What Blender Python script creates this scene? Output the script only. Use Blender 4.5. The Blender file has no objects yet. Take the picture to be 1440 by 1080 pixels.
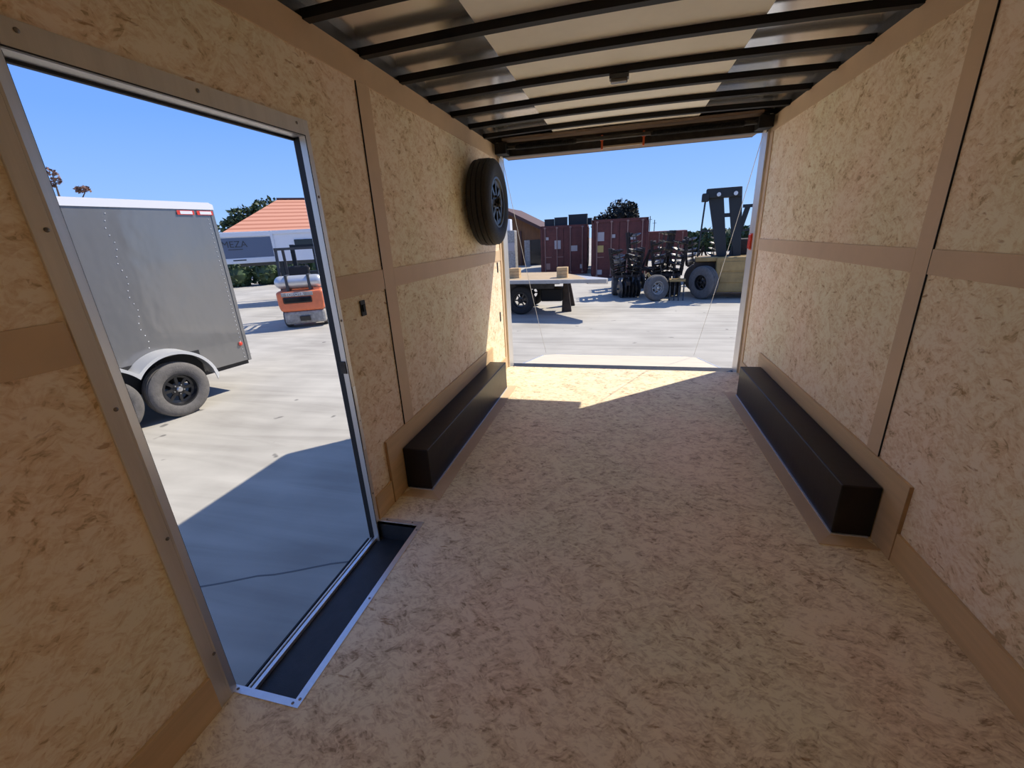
import bpy, bmesh, math, random
from mathutils import Vector, Matrix, noise
random.seed(7)
S = bpy.context.scene
C = S.collection
PI = math.pi

# ------------------------------------------------------------------ camera
cam_d = bpy.data.cameras.new('camera')
cam = bpy.data.objects.new('camera', cam_d)
C.objects.link(cam)
cam_d.sensor_fit = 'HORIZONTAL'
cam_d.sensor_width = 36.0
cam_d.lens = 596.18 / 1440 * 36
cam_d.clip_start = 0.02
cam_d.clip_end = 500
fw = Vector((-0.24173427, 0.91289209, -0.3289264))
rt = Vector((0.96973293, 0.23929263, -0.04854987))
up = Vector((-0.03438887, 0.33070693, 0.94310675))
m3 = Matrix((rt, up, -fw)).transposed()
cam.matrix_world = Matrix.Translation((1.2428, 0, 1.4268)) @ m3.to_4x4()
S.camera = cam

# ------------------------------------------------------------------ sky, sun, exposure
SUN_TAN = 1.14
SKY = 0.78
FILL_W = 3.0  # power of the added interior fill light
sun_to = Vector((0.746, 0.666, SUN_TAN)).normalized()
w = bpy.data.worlds.new('sky'); S.world = w; w.use_nodes = True
nt = w.node_tree; nt.nodes.clear()
tcw = nt.nodes.new('ShaderNodeTexCoord'); sep = nt.nodes.new('ShaderNodeSeparateXYZ'); nt.links.new(tcw.outputs['Generated'], sep.inputs[0])
skr = nt.nodes.new('ShaderNodeValToRGB'); e = skr.color_ramp.elements          # clear blue sky: pale at the horizon, deeper overhead
e[0].position = 0.0; e[0].color = (0.42, 0.64, 0.96, 1); e[1].position = 1.0; e[1].color = (0.17, 0.26, 0.47, 1)
for p_, c_ in ((0.07, (0.30, 0.52, 0.96, 1)), (0.22, (0.18, 0.39, 0.95, 1)), (0.45, (0.125, 0.285, 0.86, 1))):
    x_ = e.new(p_); x_.color = c_
nt.links.new(sep.outputs['Z'], skr.inputs[0])
bg = nt.nodes.new('ShaderNodeBackground'); bg.inputs[1].default_value = SKY
wo = nt.nodes.new('ShaderNodeOutputWorld')
nt.links.new(skr.outputs[0], bg.inputs[0]); nt.links.new(bg.outputs[0], wo.inputs[0])
sd = bpy.data.lights.new('sun', 'SUN'); sd.energy = 4.1; sd.angle = math.radians(0.53); sd.color = (1.0, 0.92, 0.79)
so = bpy.data.objects.new('sun', sd); C.objects.link(so)
so.rotation_euler = sun_to.to_track_quat('Z', 'Y').to_euler(); so.location = (10, 9, 15)
S.view_settings.view_transform = 'Standard'; S.view_settings.look = 'None'
S.view_settings.gamma = 1; S.view_settings.use_curve_mapping = False
S.view_settings.exposure = 0.52
try:
    S.cycles.max_bounces = 16; S.cycles.diffuse_bounces = 10; S.cycles.glossy_bounces = 6
    S.cycles.sample_clamp_indirect = 10
except Exception: pass

# ------------------------------------------------------------------ materials
def mat(name, col, rough=0.6, metal=0.0, var=0.0, vscale=8.0, bump=0.0, bscale=40.0, col2=None, stretch=(1,1,1), spec=0.5, coat=0, bdist=0.02):
    m = bpy.data.materials.new(name); m.use_nodes = True
    n = m.node_tree; b = n.nodes['Principled BSDF']
    b.inputs['Base Color'].default_value = (*col, 1); b.inputs['Roughness'].default_value = rough
    b.inputs['Metallic'].default_value = metal; b.inputs['Specular IOR Level'].default_value = spec
    if coat: b.inputs['Coat Weight'].default_value = coat
    tc = n.nodes.new('ShaderNodeTexCoord'); mp = n.nodes.new('ShaderNodeMapping'); mp.inputs['Scale'].default_value = stretch
    n.links.new(tc.outputs['Object'], mp.inputs[0])
    if var or col2:
        nz = n.nodes.new('ShaderNodeTexNoise'); nz.inputs['Scale'].default_value = vscale; nz.inputs['Detail'].default_value = 6
        nz.inputs['Roughness'].default_value = 0.65
        n.links.new(mp.outputs[0], nz.inputs['Vector'])
        cr = n.nodes.new('ShaderNodeValToRGB'); cr.color_ramp.elements[0].position = 0.32; cr.color_ramp.elements[1].position = 0.68
        c2 = col2 if col2 else tuple(c*(1-var) for c in col)
        cr.color_ramp.elements[0].color = (*c2, 1); cr.color_ramp.elements[1].color = (*(min(1, c*(1+var*0.5)) for c in col), 1)
        n.links.new(nz.outputs[0], cr.inputs[0]); n.links.new(cr.outputs[0], b.inputs['Base Color'])
    if bump:
        nb = n.nodes.new('ShaderNodeTexNoise'); nb.inputs['Scale'].default_value = bscale; nb.inputs['Detail'].default_value = 4
        n.links.new(mp.outputs[0], nb.inputs['Vector'])
        bp = n.nodes.new('ShaderNodeBump'); bp.inputs['Strength'].default_value = bump; bp.inputs['Distance'].default_value = bdist
        n.links.new(nb.outputs[0], bp.inputs['Height']); n.links.new(bp.outputs[0], b.inputs['Normal'])
    return m

def osb(name, dark, mid, light, normal='X', scale=1.0, rough=0.75):
    """strand board: voronoi cells turn the grain, stretched noise draws the strands"""
    m = bpy.data.materials.new(name); m.use_nodes = True
    n = m.node_tree; N = n.nodes; Lk = n.links; b = N['Principled BSDF']
    b.inputs['Roughness'].default_value = rough; b.inputs['Specular IOR Level'].default_value = 0.3
    tc = N.new('ShaderNodeTexCoord')
    flat = N.new('ShaderNodeMapping'); flat.inputs['Scale'].default_value = (0, 1, 1) if normal == 'X' else (1, 1, 0)
    Lk.new(tc.outputs['Object'], flat.inputs[0])
    # warp so strands curl
    wn = N.new('ShaderNodeTexNoise'); wn.inputs['Scale'].default_value = 11*scale; wn.inputs['Detail'].default_value = 3
    Lk.new(flat.outputs[0], wn.inputs['Vector'])
    ws = N.new('ShaderNodeVectorMath'); ws.operation = 'SUBTRACT'; ws.inputs[1].default_value = (0.5, 0.5, 0.5); Lk.new(wn.outputs['Color'], ws.inputs[0])
    wm = N.new('ShaderNodeVectorMath'); wm.operation = 'SCALE'; wm.inputs['Scale'].default_value = 0.05/scale; Lk.new(ws.outputs[0], wm.inputs[0])
    wa = N.new('ShaderNodeVectorMath'); wa.operation = 'ADD'; Lk.new(flat.outputs[0], wa.inputs[0]); Lk.new(wm.outputs[0], wa.inputs[1])
    outs = []
    for k, (vs, ns, off) in enumerate(((9, 11, 0.0), (17, 21, 3.7), (30, 38, 9.1))):
        of = N.new('ShaderNodeVectorMath'); of.operation = 'ADD'; of.inputs[1].default_value = (off, off*1.3, off*0.7); Lk.new(wa.outputs[0], of.inputs[0])
        vo = N.new('ShaderNodeTexVoronoi'); vo.inputs['Scale'].default_value = vs*scale; Lk.new(of.outputs[0], vo.inputs['Vector'])
        sx = N.new('ShaderNodeSeparateColor'); Lk.new(vo.outputs['Color'], sx.inputs[0])
        an = N.new('ShaderNodeMath'); an.operation = 'MULTIPLY_ADD'; an.inputs[1].default_value = 1.9; an.inputs[2].default_value = -0.95 if normal == 'X' else 0.62; Lk.new(sx.outputs[0], an.inputs[0])
        vr = N.new('ShaderNodeVectorRotate'); vr.rotation_type = 'X_AXIS' if normal == 'X' else 'Z_AXIS'
        Lk.new(of.outputs[0], vr.inputs['Vector']); Lk.new(an.outputs[0], vr.inputs['Angle'])
        st = N.new('ShaderNodeMapping'); st.inputs['Scale'].default_value = (1, 0.8, 3.0) if normal == 'X' else (3.2, 0.8, 1)
        Lk.new(vr.outputs[0], st.inputs[0])
        nz = N.new('ShaderNodeTexNoise'); nz.inputs['Scale'].default_value = ns*scale; nz.inputs['Detail'].default_value = 4; nz.inputs['Roughness'].default_value = 0.6
        Lk.new(st.outputs[0], nz.inputs['Vector'])
        # strand tone = grain + cell tone
        mx = N.new('ShaderNodeMath'); mx.operation = 'MULTIPLY_ADD'; mx.inputs[1].default_value = 0.16; Lk.new(sx.outputs[1], mx.inputs[0]); Lk.new(nz.outputs[0], mx.inputs[2])
        outs.append(mx.outputs[0])
    a1 = N.new('ShaderNodeMath'); a1.operation = 'ADD'; Lk.new(outs[0], a1.inputs[0]); Lk.new(outs[1], a1.inputs[1])
    a2 = N.new('ShaderNodeMath'); a2.operation = 'ADD'; Lk.new(a1.outputs[0], a2.inputs[0]); Lk.new(outs[2], a2.inputs[1])
    a3 = N.new('ShaderNodeMath'); a3.operation = 'DIVIDE'; a3.inputs[1].default_value = 3.24; Lk.new(a2.outputs[0], a3.inputs[0])
    cr = N.new('ShaderNodeValToRGB'); e = cr.color_ramp.elements
    e[0].position = 0.41; e[0].color = (*dark, 1); e[1].position = 0.585; e[1].color = (*light, 1)
    x = cr.color_ramp.elements.new(0.475); x.color = (*mid, 1)
    x = cr.color_ramp.elements.new(0.53); x.color = (*(0.5*(p+q) for p, q in zip(mid, light)), 1)
    Lk.new(a3.outputs[0], cr.inputs[0])
    # sparse dark knots of bark
    kn = N.new('ShaderNodeTexNoise'); kn.inputs['Scale'].default_value = 15*scale; kn.inputs['Detail'].default_value = 3
    km = N.new('ShaderNodeMapping'); km.inputs['Scale'].default_value = (1, 0.8, 2.4) if normal == 'X' else (0.8, 2.6, 1); km.inputs['Rotation'].default_value = (0.6, 0, 0.5); km.inputs['Location'].default_value = (5, 2, 8)
    Lk.new(wa.outputs[0], km.inputs[0]); Lk.new(km.outputs[0], kn.inputs['Vector'])
    kr = N.new('ShaderNodeValToRGB'); kr.color_ramp.elements[0].position = 0.27; kr.color_ramp.elements[0].color = (0.62, 0.50, 0.40, 1)
    kr.color_ramp.elements[1].position = 0.33; kr.color_ramp.elements[1].color = (1, 1, 1, 1); Lk.new(kn.outputs[0], kr.inputs[0])
    mu = N.new('ShaderNodeMixRGB'); mu.blend_type = 'MULTIPLY'; mu.inputs[0].default_value = 1; Lk.new(cr.outputs[0], mu.inputs[1]); Lk.new(kr.outputs[0], mu.inputs[2])
    # broad hue drift
    dn = N.new('ShaderNodeTexNoise'); dn.inputs['Scale'].default_value = 1.3; dn.inputs['Detail'].default_value = 2; Lk.new(flat.outputs[0], dn.inputs['Vector'])
    dr = N.new('ShaderNodeValToRGB'); dr.color_ramp.elements[0].position = 0.35; dr.color_ramp.elements[0].color = (1.0, 0.96, 0.94, 1)
    dr.color_ramp.elements[1].position = 0.65; dr.color_ramp.elements[1].color = (0.95, 1.0, 0.92, 1); Lk.new(dn.outputs[0], dr.inputs[0])
    m2 = N.new('ShaderNodeMixRGB'); m2.blend_type = 'MULTIPLY'; m2.inputs[0].default_value = 1; Lk.new(mu.outputs[0], m2.inputs[1]); Lk.new(dr.outputs[0], m2.inputs[2])
    Lk.new(m2.outputs[0], b.inputs['Base Color'])
    bp = N.new('ShaderNodeBump'); bp.inputs['Strength'].default_value = 0.25; bp.inputs['Distance'].default_value = 0.004
    Lk.new(a3.outputs[0], bp.inputs['Height']); Lk.new(bp.outputs[0], b.inputs['Normal'])
    return m

M = {}
M['osb_wall'] = osb('strand_board_wall', (0.53, 0.38, 0.225), (0.82, 0.635, 0.43), (0.96, 0.84, 0.67), 'X', 1.0)
M['osb_floor'] = osb('strand_board_floor', (0.40, 0.28, 0.17), (0.70, 0.545, 0.365), (0.93, 0.80, 0.585), 'Z', 1.0, 0.6)
M['osb_floor_x'] = M['osb_floor']
M['strip'] = mat('brown_seam_strip', (0.68, 0.50, 0.315), 0.6, var=0.08, vscale=3)
M['ply'] = mat('plywood_trim', (0.66, 0.47, 0.26), 0.6, var=0.15, vscale=3, stretch=(1, 0.3, 5))
M['ply_edge'] = mat('plywood_edge', (0.45, 0.27, 0.12), 0.7, var=0.3, vscale=8)
M['alu'] = mat('aluminium', (0.70, 0.66, 0.60), 0.4, 0.6, var=0.1, vscale=20, stretch=(1, 1, 0.05))
M['alu_bright'] = mat('bright_aluminium', (0.8, 0.82, 0.85), 0.35, 0.7, var=0.06, vscale=30)
M['alu_ext'] = mat('exterior_aluminium_skin', (0.6, 0.6, 0.6), 0.4, 0.6)
M['black'] = mat('black_rubber', (0.012, 0.012, 0.013), 0.6, bump=0.05)
M['step_black'] = mat('black_step_coating', (0.03, 0.032, 0.036), 0.55, var=0.3, vscale=12, bump=0.15, bscale=200)
M['box_black'] = mat('black_wheel_box_paint', (0.012, 0.0095, 0.008), 0.38, var=0.35, vscale=4, bump=0.04, bscale=25, spec=0.3)
M['bow_black'] = mat('black_bow_steel', (0.010, 0.009, 0.008), 0.6, 0.0, spec=0.25)
M['galv'] = mat('glossy_roof_sheet', (0.93, 0.92, 0.90), 0.17, 0.88, var=0.05, vscale=2, bump=0.06, bscale=1.5)
M['liner'] = mat('cream_roof_liner', (0.93, 0.90, 0.79), 0.7, var=0.06, vscale=3)
M['steel_dk'] = mat('dark_steel', (0.05, 0.045, 0.04), 0.5, 0.5, var=0.4, vscale=15)
M['brownbeam'] = mat('brown_header_board', (0.20, 0.14, 0.10), 0.6, var=0.3, vscale=5, stretch=(0.3, 3, 3))
M['screw'] = mat('screw_steel', (0.22, 0.2, 0.18), 0.35, 0.9)
M['orange'] = mat('orange_clip', (0.75, 0.14, 0.04), 0.45)
M['red'] = mat('red_lens', (0.72, 0.05, 0.02), 0.25, coat=0.5)
M['rubber'] = mat('tyre_rubber', (0.022, 0.021, 0.02), 0.75, var=0.3, vscale=30, bump=0.2, bscale=60)
M['rubber_dusty'] = mat('dusty_tyre_rubber', (0.14, 0.13, 0.12), 0.85, var=0.25, vscale=14, bump=0.2, bscale=60)
M['rim_black'] = mat('black_rim', (0.02, 0.02, 0.022), 0.3, 0.3, coat=0.3)
M['rim_spare'] = mat('dark_grey_rim', (0.07, 0.068, 0.065), 0.4, 0.5)
M['rim_steel'] = mat('rim_steel', (0.5, 0.5, 0.5), 0.3, 0.9)
M['cable'] = mat('steel_cable', (0.55, 0.52, 0.47), 0.4, 0.5)
M['ramp_wood'] = mat('ramp_plywood', (0.68, 0.60, 0.46), 0.6, var=0.14, vscale=4, stretch=(0.6, 4, 1))
M['white'] = mat('white_paint', (0.80, 0.80, 0.80), 0.35)
M['grey_skin'] = mat('charcoal_grey_skin', (0.215, 0.21, 0.20), 0.2, 0.35, bump=0.6, bscale=1.0, coat=0.6, stretch=(1, 1, 0.55), bdist=0.07)
M['fender'] = mat('bare_aluminium_fender', (0.84, 0.84, 0.82), 0.32, 0.6)
M['bluegrey'] = mat('blue_grey_panel', (0.13, 0.16, 0.22), 0.4, 0.2)
M['glass_dk'] = mat('dark_window', (0.01, 0.012, 0.015), 0.1)
M['fork_orange'] = mat('orange_paint', (0.80, 0.21, 0.09), 0.4, var=0.15, vscale=5)
M['fork_grey'] = mat('weathered_grey_iron', (0.36, 0.34, 0.31), 0.6, var=0.4, vscale=10)
M['dkgrey'] = mat('dark_grey_frame', (0.05, 0.052, 0.055), 0.5, var=0.2)
M['silver'] = mat('silver_tank', (0.62, 0.62, 0.62), 0.35, 0.5)
M['cont_red'] = mat('container_red', (0.12, 0.028, 0.022), 0.6, var=0.35, vscale=2.5)
M['cont_rod'] = mat('container_rod', (0.28, 0.16, 0.13), 0.5)
M['placard'] = mat('white_placard', (0.42, 0.38, 0.37), 0.6)
M['yplac'] = mat('yellow_placard', (0.45, 0.33, 0.10), 0.6)
M['rust'] = mat('rusty_farm_iron', (0.045, 0.032, 0.026), 0.7, 0.2, var=0.5, vscale=6)
M['disc'] = mat('worn_disc_blade', (0.10, 0.095, 0.09), 0.4, 0.7, var=0.4, vscale=6)
M['ochre'] = mat('yellow_ochre_paint', (0.36, 0.235, 0.08), 0.55, var=0.3, vscale=3)
M['mast'] = mat('black_mast_paint', (0.010, 0.014, 0.017), 0.6)
M['woodblock'] = mat('pale_timber', (0.62, 0.42, 0.20), 0.7, var=0.25, vscale=8)
M['deck_rail'] = mat('weathered_grey_rail', (0.40, 0.38, 0.34), 0.6, var=0.15)
M['deckwood'] = mat('deck_boards', (0.50, 0.37, 0.21), 0.7, var=0.25, vscale=4, stretch=(1, 5, 1))
M['barn'] = mat('brown_barn_siding', (0.20, 0.085, 0.03), 0.7, var=0.25, vscale=3, stretch=(4, 4, 0.4))
M['barn_roof'] = mat('dark_barn_roof', (0.08, 0.035, 0.028), 0.7)
M['leaf'] = mat('dark_green_leaves', (0.05, 0.085, 0.03), 0.6, var=0.6, vscale=2)
M['leaf_dk'] = mat('very_dark_leaves', (0.010, 0.013, 0.009), 0.7, var=0.5, vscale=2)
M['leaf_br'] = mat('brown_dry_leaves', (0.22, 0.12, 0.09), 0.7, var=0.4)
M['bark'] = mat('bark', (0.12, 0.08, 0.055), 0.9)
M['wallcream'] = mat('cream_stucco', (0.62, 0.56, 0.48), 0.8)

def tile_roof():
    m = bpy.data.materials.new('orange_clay_tiles'); m.use_nodes = True
    n = m.node_tree; b = n.nodes['Principled BSDF']; b.inputs['Roughness'].default_value = 0.8
    tc = n.nodes.new('ShaderNodeTexCoord'); wv = n.nodes.new('ShaderNodeTexWave'); wv.bands_direction = 'Z'
    wv.inputs['Scale'].default_value = 1.15; wv.inputs['Distortion'].default_value = 0.3
    n.links.new(tc.outputs['Object'], wv.inputs['Vector'])
    cr = n.nodes.new('ShaderNodeValToRGB'); cr.color_ramp.elements[0].color = (0.43, 0.17, 0.10, 1); cr.color_ramp.elements[0].position = 0.15
    cr.color_ramp.elements[1].color = (0.62, 0.29, 0.19, 1); cr.color_ramp.elements[1].position = 0.6
    n.links.new(wv.outputs[0], cr.inputs[0]); n.links.new(cr.outputs[0], b.inputs['Base Color'])
    return m
M['tiles'] = tile_roof()

def ground_mat():
    m = bpy.data.materials.new('dusty_concrete_yard'); m.use_nodes = True
    n = m.node_tree; N = n.nodes; L = n.links; b = N['Principled BSDF']; b.inputs['Roughness'].default_value = 0.85
    tc = N.new('ShaderNodeTexCoord')
    n1 = N.new('ShaderNodeTexNoise'); n1.inputs['Scale'].default_value = 1.1; n1.inputs['Detail'].default_value = 8; L.new(tc.outputs['Object'], n1.inputs['Vector'])
    mp = N.new('ShaderNodeMapping'); mp.inputs['Rotation'].default_value = (0, 0, 0.35); mp.inputs['Scale'].default_value = (0.25, 2.2, 1); L.new(tc.outputs['Object'], mp.inputs[0])
    n2 = N.new('ShaderNodeTexNoise'); n2.inputs['Scale'].default_value = 1.6; n2.inputs['Detail'].default_value = 6; n2.inputs['Distortion'].default_value = 1.2; L.new(mp.outputs[0], n2.inputs['Vector'])
    ad = N.new('ShaderNodeMath'); ad.operation = 'ADD'; L.new(n1.outputs[0], ad.inputs[0]); L.new(n2.outputs[0], ad.inputs[1])
    dv = N.new('ShaderNodeMath'); dv.operation = 'MULTIPLY'; dv.inputs[1].default_value = 0.5; L.new(ad.outputs[0], dv.inputs[0])
    cr = N.new('ShaderNodeValToRGB'); e = cr.color_ramp.elements; e[0].position = 0.36; e[0].color = (0.34, 0.317, 0.275, 1); e[1].position = 0.62; e[1].color = (0.485, 0.458, 0.40, 1)
    L.new(dv.outputs[0], cr.inputs[0])
    # small oil spots
    vo = N.new('ShaderNodeTexNoise'); vo.inputs['Scale'].default_value = 4.2; vo.inputs['Detail'].default_value = 2; L.new(tc.outputs['Object'], vo.inputs['Vector'])
    vr = N.new('ShaderNodeValToRGB'); vr.color_ramp.elements[0].position = 0.24; vr.color_ramp.elements[0].color = (0.45, 0.45, 0.46, 1); vr.color_ramp.elements[1].position = 0.29; vr.color_ramp.elements[1].color = (1, 1, 1, 1)
    L.new(vo.outputs[0], vr.inputs[0])
    mu = N.new('ShaderNodeMixRGB'); mu.blend_type = 'MULTIPLY'; mu.inputs[0].default_value = 1; L.new(cr.outputs[0], mu.inputs[1]); L.new(vr.outputs[0], mu.inputs[2])
    L.new(mu.outputs[0], b.inputs['Base Color'])
    bp = N.new('ShaderNodeBump'); bp.inputs['Strength'].default_value = 0.15; bp.inputs['Distance'].default_value = 0.01
    L.new(n1.outputs[0], bp.inputs['Height']); L.new(bp.outputs[0], b.inputs['Normal'])
    return m
M['ground'] = ground_mat()

# ------------------------------------------------------------------ helpers
class MB:
    def __init__(s): s.bm = bmesh.new()
    def face_hull(s, vs, faces):
        v = [s.bm.verts.new(p) for p in vs]
        for f in faces:
            try: s.bm.faces.new([v[i] for i in f])
            except ValueError: pass
        return s
    def box(s, x0, x1, y0, y1, z0, z1, bev=0.0):
        bm2 = bmesh.new(); bmesh.ops.create_cube(bm2, size=1)
        for v in bm2.verts: v.co = Vector(((x0+x1)/2+v.co.x*(x1-x0), (y0+y1)/2+v.co.y*(y1-y0), (z0+z1)/2+v.co.z*(z1-z0)))
        if bev: bmesh.ops.bevel(bm2, geom=bm2.edges[:], offset=bev, segments=2, affect='EDGES', profile=0.5)
        s._add(bm2); return s
    def obox(s, c, ux, uy, uz, hx, hy, hz, bev=0):
        bm2 = bmesh.new(); bmesh.ops.create_cube(bm2, size=2)
        for v in bm2.verts: v.co = Vector((v.co.x*hx, v.co.y*hy, v.co.z*hz))
        if bev: bmesh.ops.bevel(bm2, geom=bm2.edges[:], offset=bev, segments=2, affect='EDGES')
        mm = Matrix((Vector(ux).normalized(), Vector(uy).normalized(), Vector(uz).normalized())).transposed().to_4x4()
        mm.translation = Vector(c); bmesh.ops.transform(bm2, matrix=mm, verts=bm2.verts[:]); s._add(bm2); return s
    def bar(s, a, b, wd, ht, bev=0):
        a = Vector(a); b = Vector(b); d = b-a; u = d.normalized(); q = Vector((0, 0, 1)) if abs(u.z) < 0.95 else Vector((0, 1, 0))
        sd_ = u.cross(q).normalized(); t = sd_.cross(u)
        return s.obox((a+b)/2, u, sd_, t, d.length/2, wd/2, ht/2, bev)
    def cyl(s, a, b, r, r2=None, seg=20, caps=True):
        a = Vector(a); b = Vector(b); d = b-a; r2 = r if r2 is None else r2
        bm2 = bmesh.new(); bmesh.ops.create_cone(bm2, cap_ends=caps, segments=seg, radius1=r, radius2=r2, depth=d.length)
        mm = d.to_track_quat('Z', 'Y').to_matrix().to_4x4(); mm.translation = (a+b)/2
        bmesh.ops.transform(bm2, matrix=mm, verts=bm2.verts[:]); s._add(bm2); return s
    def tube(s, pts, r, seg=8):
        for p, q in zip(pts[:-1], pts[1:]): s.cyl(p, q, r, seg=seg)
        return s
    def sphere(s, c, r, sc=(1, 1, 1), seg=14):
        bm2 = bmesh.new(); bmesh.ops.create_uvsphere(bm2, u_segments=seg, v_segments=max(6, seg//2), radius=r)
        for v in bm2.verts: v.co = Vector((v.co.x*sc[0]+c[0], v.co.y*sc[1]+c[1], v.co.z*sc[2]+c[2]))
        s._add(bm2); return s
    def lathe(s, prof, c, axis, seg=48):
        """prof: list of (r, h) revolved about axis at c"""
        ax = Vector(axis).normalized(); q = Vector((0, 0, 1)) if abs(ax.z) < 0.9 else Vector((1, 0, 0))
        u = ax.cross(q).normalized(); v = ax.cross(u); c = Vector(c); rings = []
        for r, h in prof:
            rings.append([s.bm.verts.new(c+ax*h+(u*math.cos(2*PI*k/seg)+v*math.sin(2*PI*k/seg))*max(r, 1e-4)) for k in range(seg)])
        for r0, r1 in zip(rings[:-1], rings[1:]):
            for k in range(seg): s.bm.faces.new((r0[k], r0[(k+1) % seg], r1[(k+1) % seg], r1[k]))
        return s
    def prism(s, poly, a, b, fr):
        """poly: 2D points in frame fr=(origin,u,v,w); extruded from w=a to w=b"""
        o, u, v, w_ = [Vector(t) for t in fr]
        A = [s.bm.verts.new(o+u*p[0]+v*p[1]+w_*a) for p in poly]; B = [s.bm.verts.new(o+u*p[0]+v*p[1]+w_*b) for p in poly]
        s.bm.faces.new(A[::-1]); s.bm.faces.new(B); k = len(poly)
        for i in range(k): s.bm.faces.new((A[i], A[(i+1) % k], B[(i+1) % k], B[i]))
        return s
    def _add(s, bm2):
        me = bpy.data.meshes.new('t'); bm2.to_mesh(me); bm2.free(); s.bm.from_mesh(me); bpy.data.meshes.remove(me)
    def build(s, name, material, parent=None, smooth=False, off=None):
        if off is None and parent is not None: off = Vector(parent.get('_o', (0, 0, 0)))
        bmesh.ops.recalc_face_normals(s.bm, faces=s.bm.faces[:])
        me = bpy.data.meshes.new(name); s.bm.to_mesh(me); s.bm.free(); me.materials.append(material)
        if smooth:
            for p in me.polygons: p.use_smooth = True
            try: me.set_sharp_from_angle(angle=math.radians(38))
            except Exception: pass
        o = bpy.data.objects.new(name, me); C.objects.link(o)
        if parent is not None: o.parent = parent
        return o

def tag(o, label, cat, group=None, kind=None):
    o['label'] = label; o['category'] = cat
    if group: o['group'] = group
    if kind: o['kind'] = kind
    return o
def struct(o, label=None, cat=None):
    o['kind'] = 'structure'
    if label: o['label'] = label
    if cat: o['category'] = cat
    return o
def empty(name, base=(0, 0, 0), rz=0):
    """Empty at the thing's base; its parts are modelled around the origin"""
    o = bpy.data.objects.new(name, None); C.objects.link(o); o.location = base; o.rotation_euler = (0, 0, rz); o.empty_display_size = 0.2
    return o
def kids(root):
    return [o for o in bpy.data.objects if o.parent == root]
def copy_tree(o, parent=None):
    c = o.copy(); C.objects.link(c)
    if parent is not None: c.parent = parent
    for ch in kids(o): copy_tree(ch, c)
    return c

W = 2.44; L = 4.54; H = 2.27; Y0 = -2.4; GZ = -0.5

# ------------------------------------------------------------------ shell of the cargo trailer
b = MB()
b.box(-0.012, 0, Y0, 0.70, 0, H); b.box(-0.012, 0, 1.672, L, 0, H); b.box(-0.012, 0, 0.70, 1.672, 1.86, H)
wl = struct(b.build('wall_left', M['osb_wall']), 'strand board left wall of the cargo trailer with the side door opening', 'wall')
b = MB(); b.box(-0.065, -0.012, Y0, 0.725, -0.18, 2.33); b.box(-0.065, -0.012, 1.681, L+0.18, -0.18, 2.33); b.box(-0.065, -0.012, 0.725, 1.681, 1.855, 2.33); b.box(-0.065, -0.04, 0.725, 1.681, -0.18, -0.125)
struct(b.build('outer_skin', M['alu_ext'], wl))
wr = MB().box(W, W+0.012, Y0, L, 0, H).build('wall_right', M['osb_wall']); struct(wr, 'strand board right wall of the cargo trailer', 'wall')
struct(MB().box(W+0.012, W+0.065, Y0, L+0.18, -0.18, 2.33).build('outer_skin', M['alu_ext'], wr))
struct(MB().box(-0.065, W+0.065, Y0-0.06, Y0, -0.18, 2.33).build('wall_front', M['osb_wall']), 'front wall of the cargo trailer behind the camera', 'wall')
# floor with the step well cut out
b = MB()
WX, WY0, WY1 = 0.235, 0.772, 1.69
b.box(WX, W, Y0, L+0.022, -0.02, 0); b.box(-0.012, WX, Y0, WY0, -0.02, 0); b.box(0.03, WX, L, L+0.022, -0.02, 0); b.box(-0.012, WX, WY1, L, -0.02, 0)
fl = struct(b.build('floor', M['osb_floor']), 'brown strand board floor of the cargo trailer', 'floor')
b = MB(); b.box(WX+0.02, W, Y0, L, -0.18, -0.021); b.box(-0.012, WX+0.02, Y0, WY0-0.02, -0.18, -0.021); b.box(-0.012, WX+0.02, WY1+0.02, L, -0.18, -0.021)
struct(b.build('floor_frame', M['steel_dk'], fl))

# ceiling: cream liner between glossy roof sheets
def arch(x): return 0.02*(1-((x-1.22)/1.22)**2)
def sheet(x0, x1, z, th):
    b = MB(); n_ = 10
    P = [(x0+(x1-x0)*i/n_, z+arch(x0+(x1-x0)*i/n_)) for i in range(n_+1)]
    b.prism(P+[(x, zz+th) for x, zz in P[::-1]], Y0, L+0.15, ((0, 0, 0), (1, 0, 0), (0, 0, 1), (0, 1, 0)))
    return b
ce = sheet(-0.065, W+0.065, 2.322, 0.022).build('ceiling', M['galv']); struct(ce, 'glossy metal roof sheet with cream centre liner above black bows', 'ceiling')
lin = sheet(0.585, 1.835, 2.297, 0.008).build('centre_liner', M['liner'], ce); lin['kind'] = 'structure'; lin['label'] = 'matt cream centre liner'
b = MB(); b.box(-0.012, 0.0, Y0, L, H, 2.325); b.box(W, W+0.012, Y0, L, H, 2.325); struct(b.build('top_rail', M['steel_dk'], ce))

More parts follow.
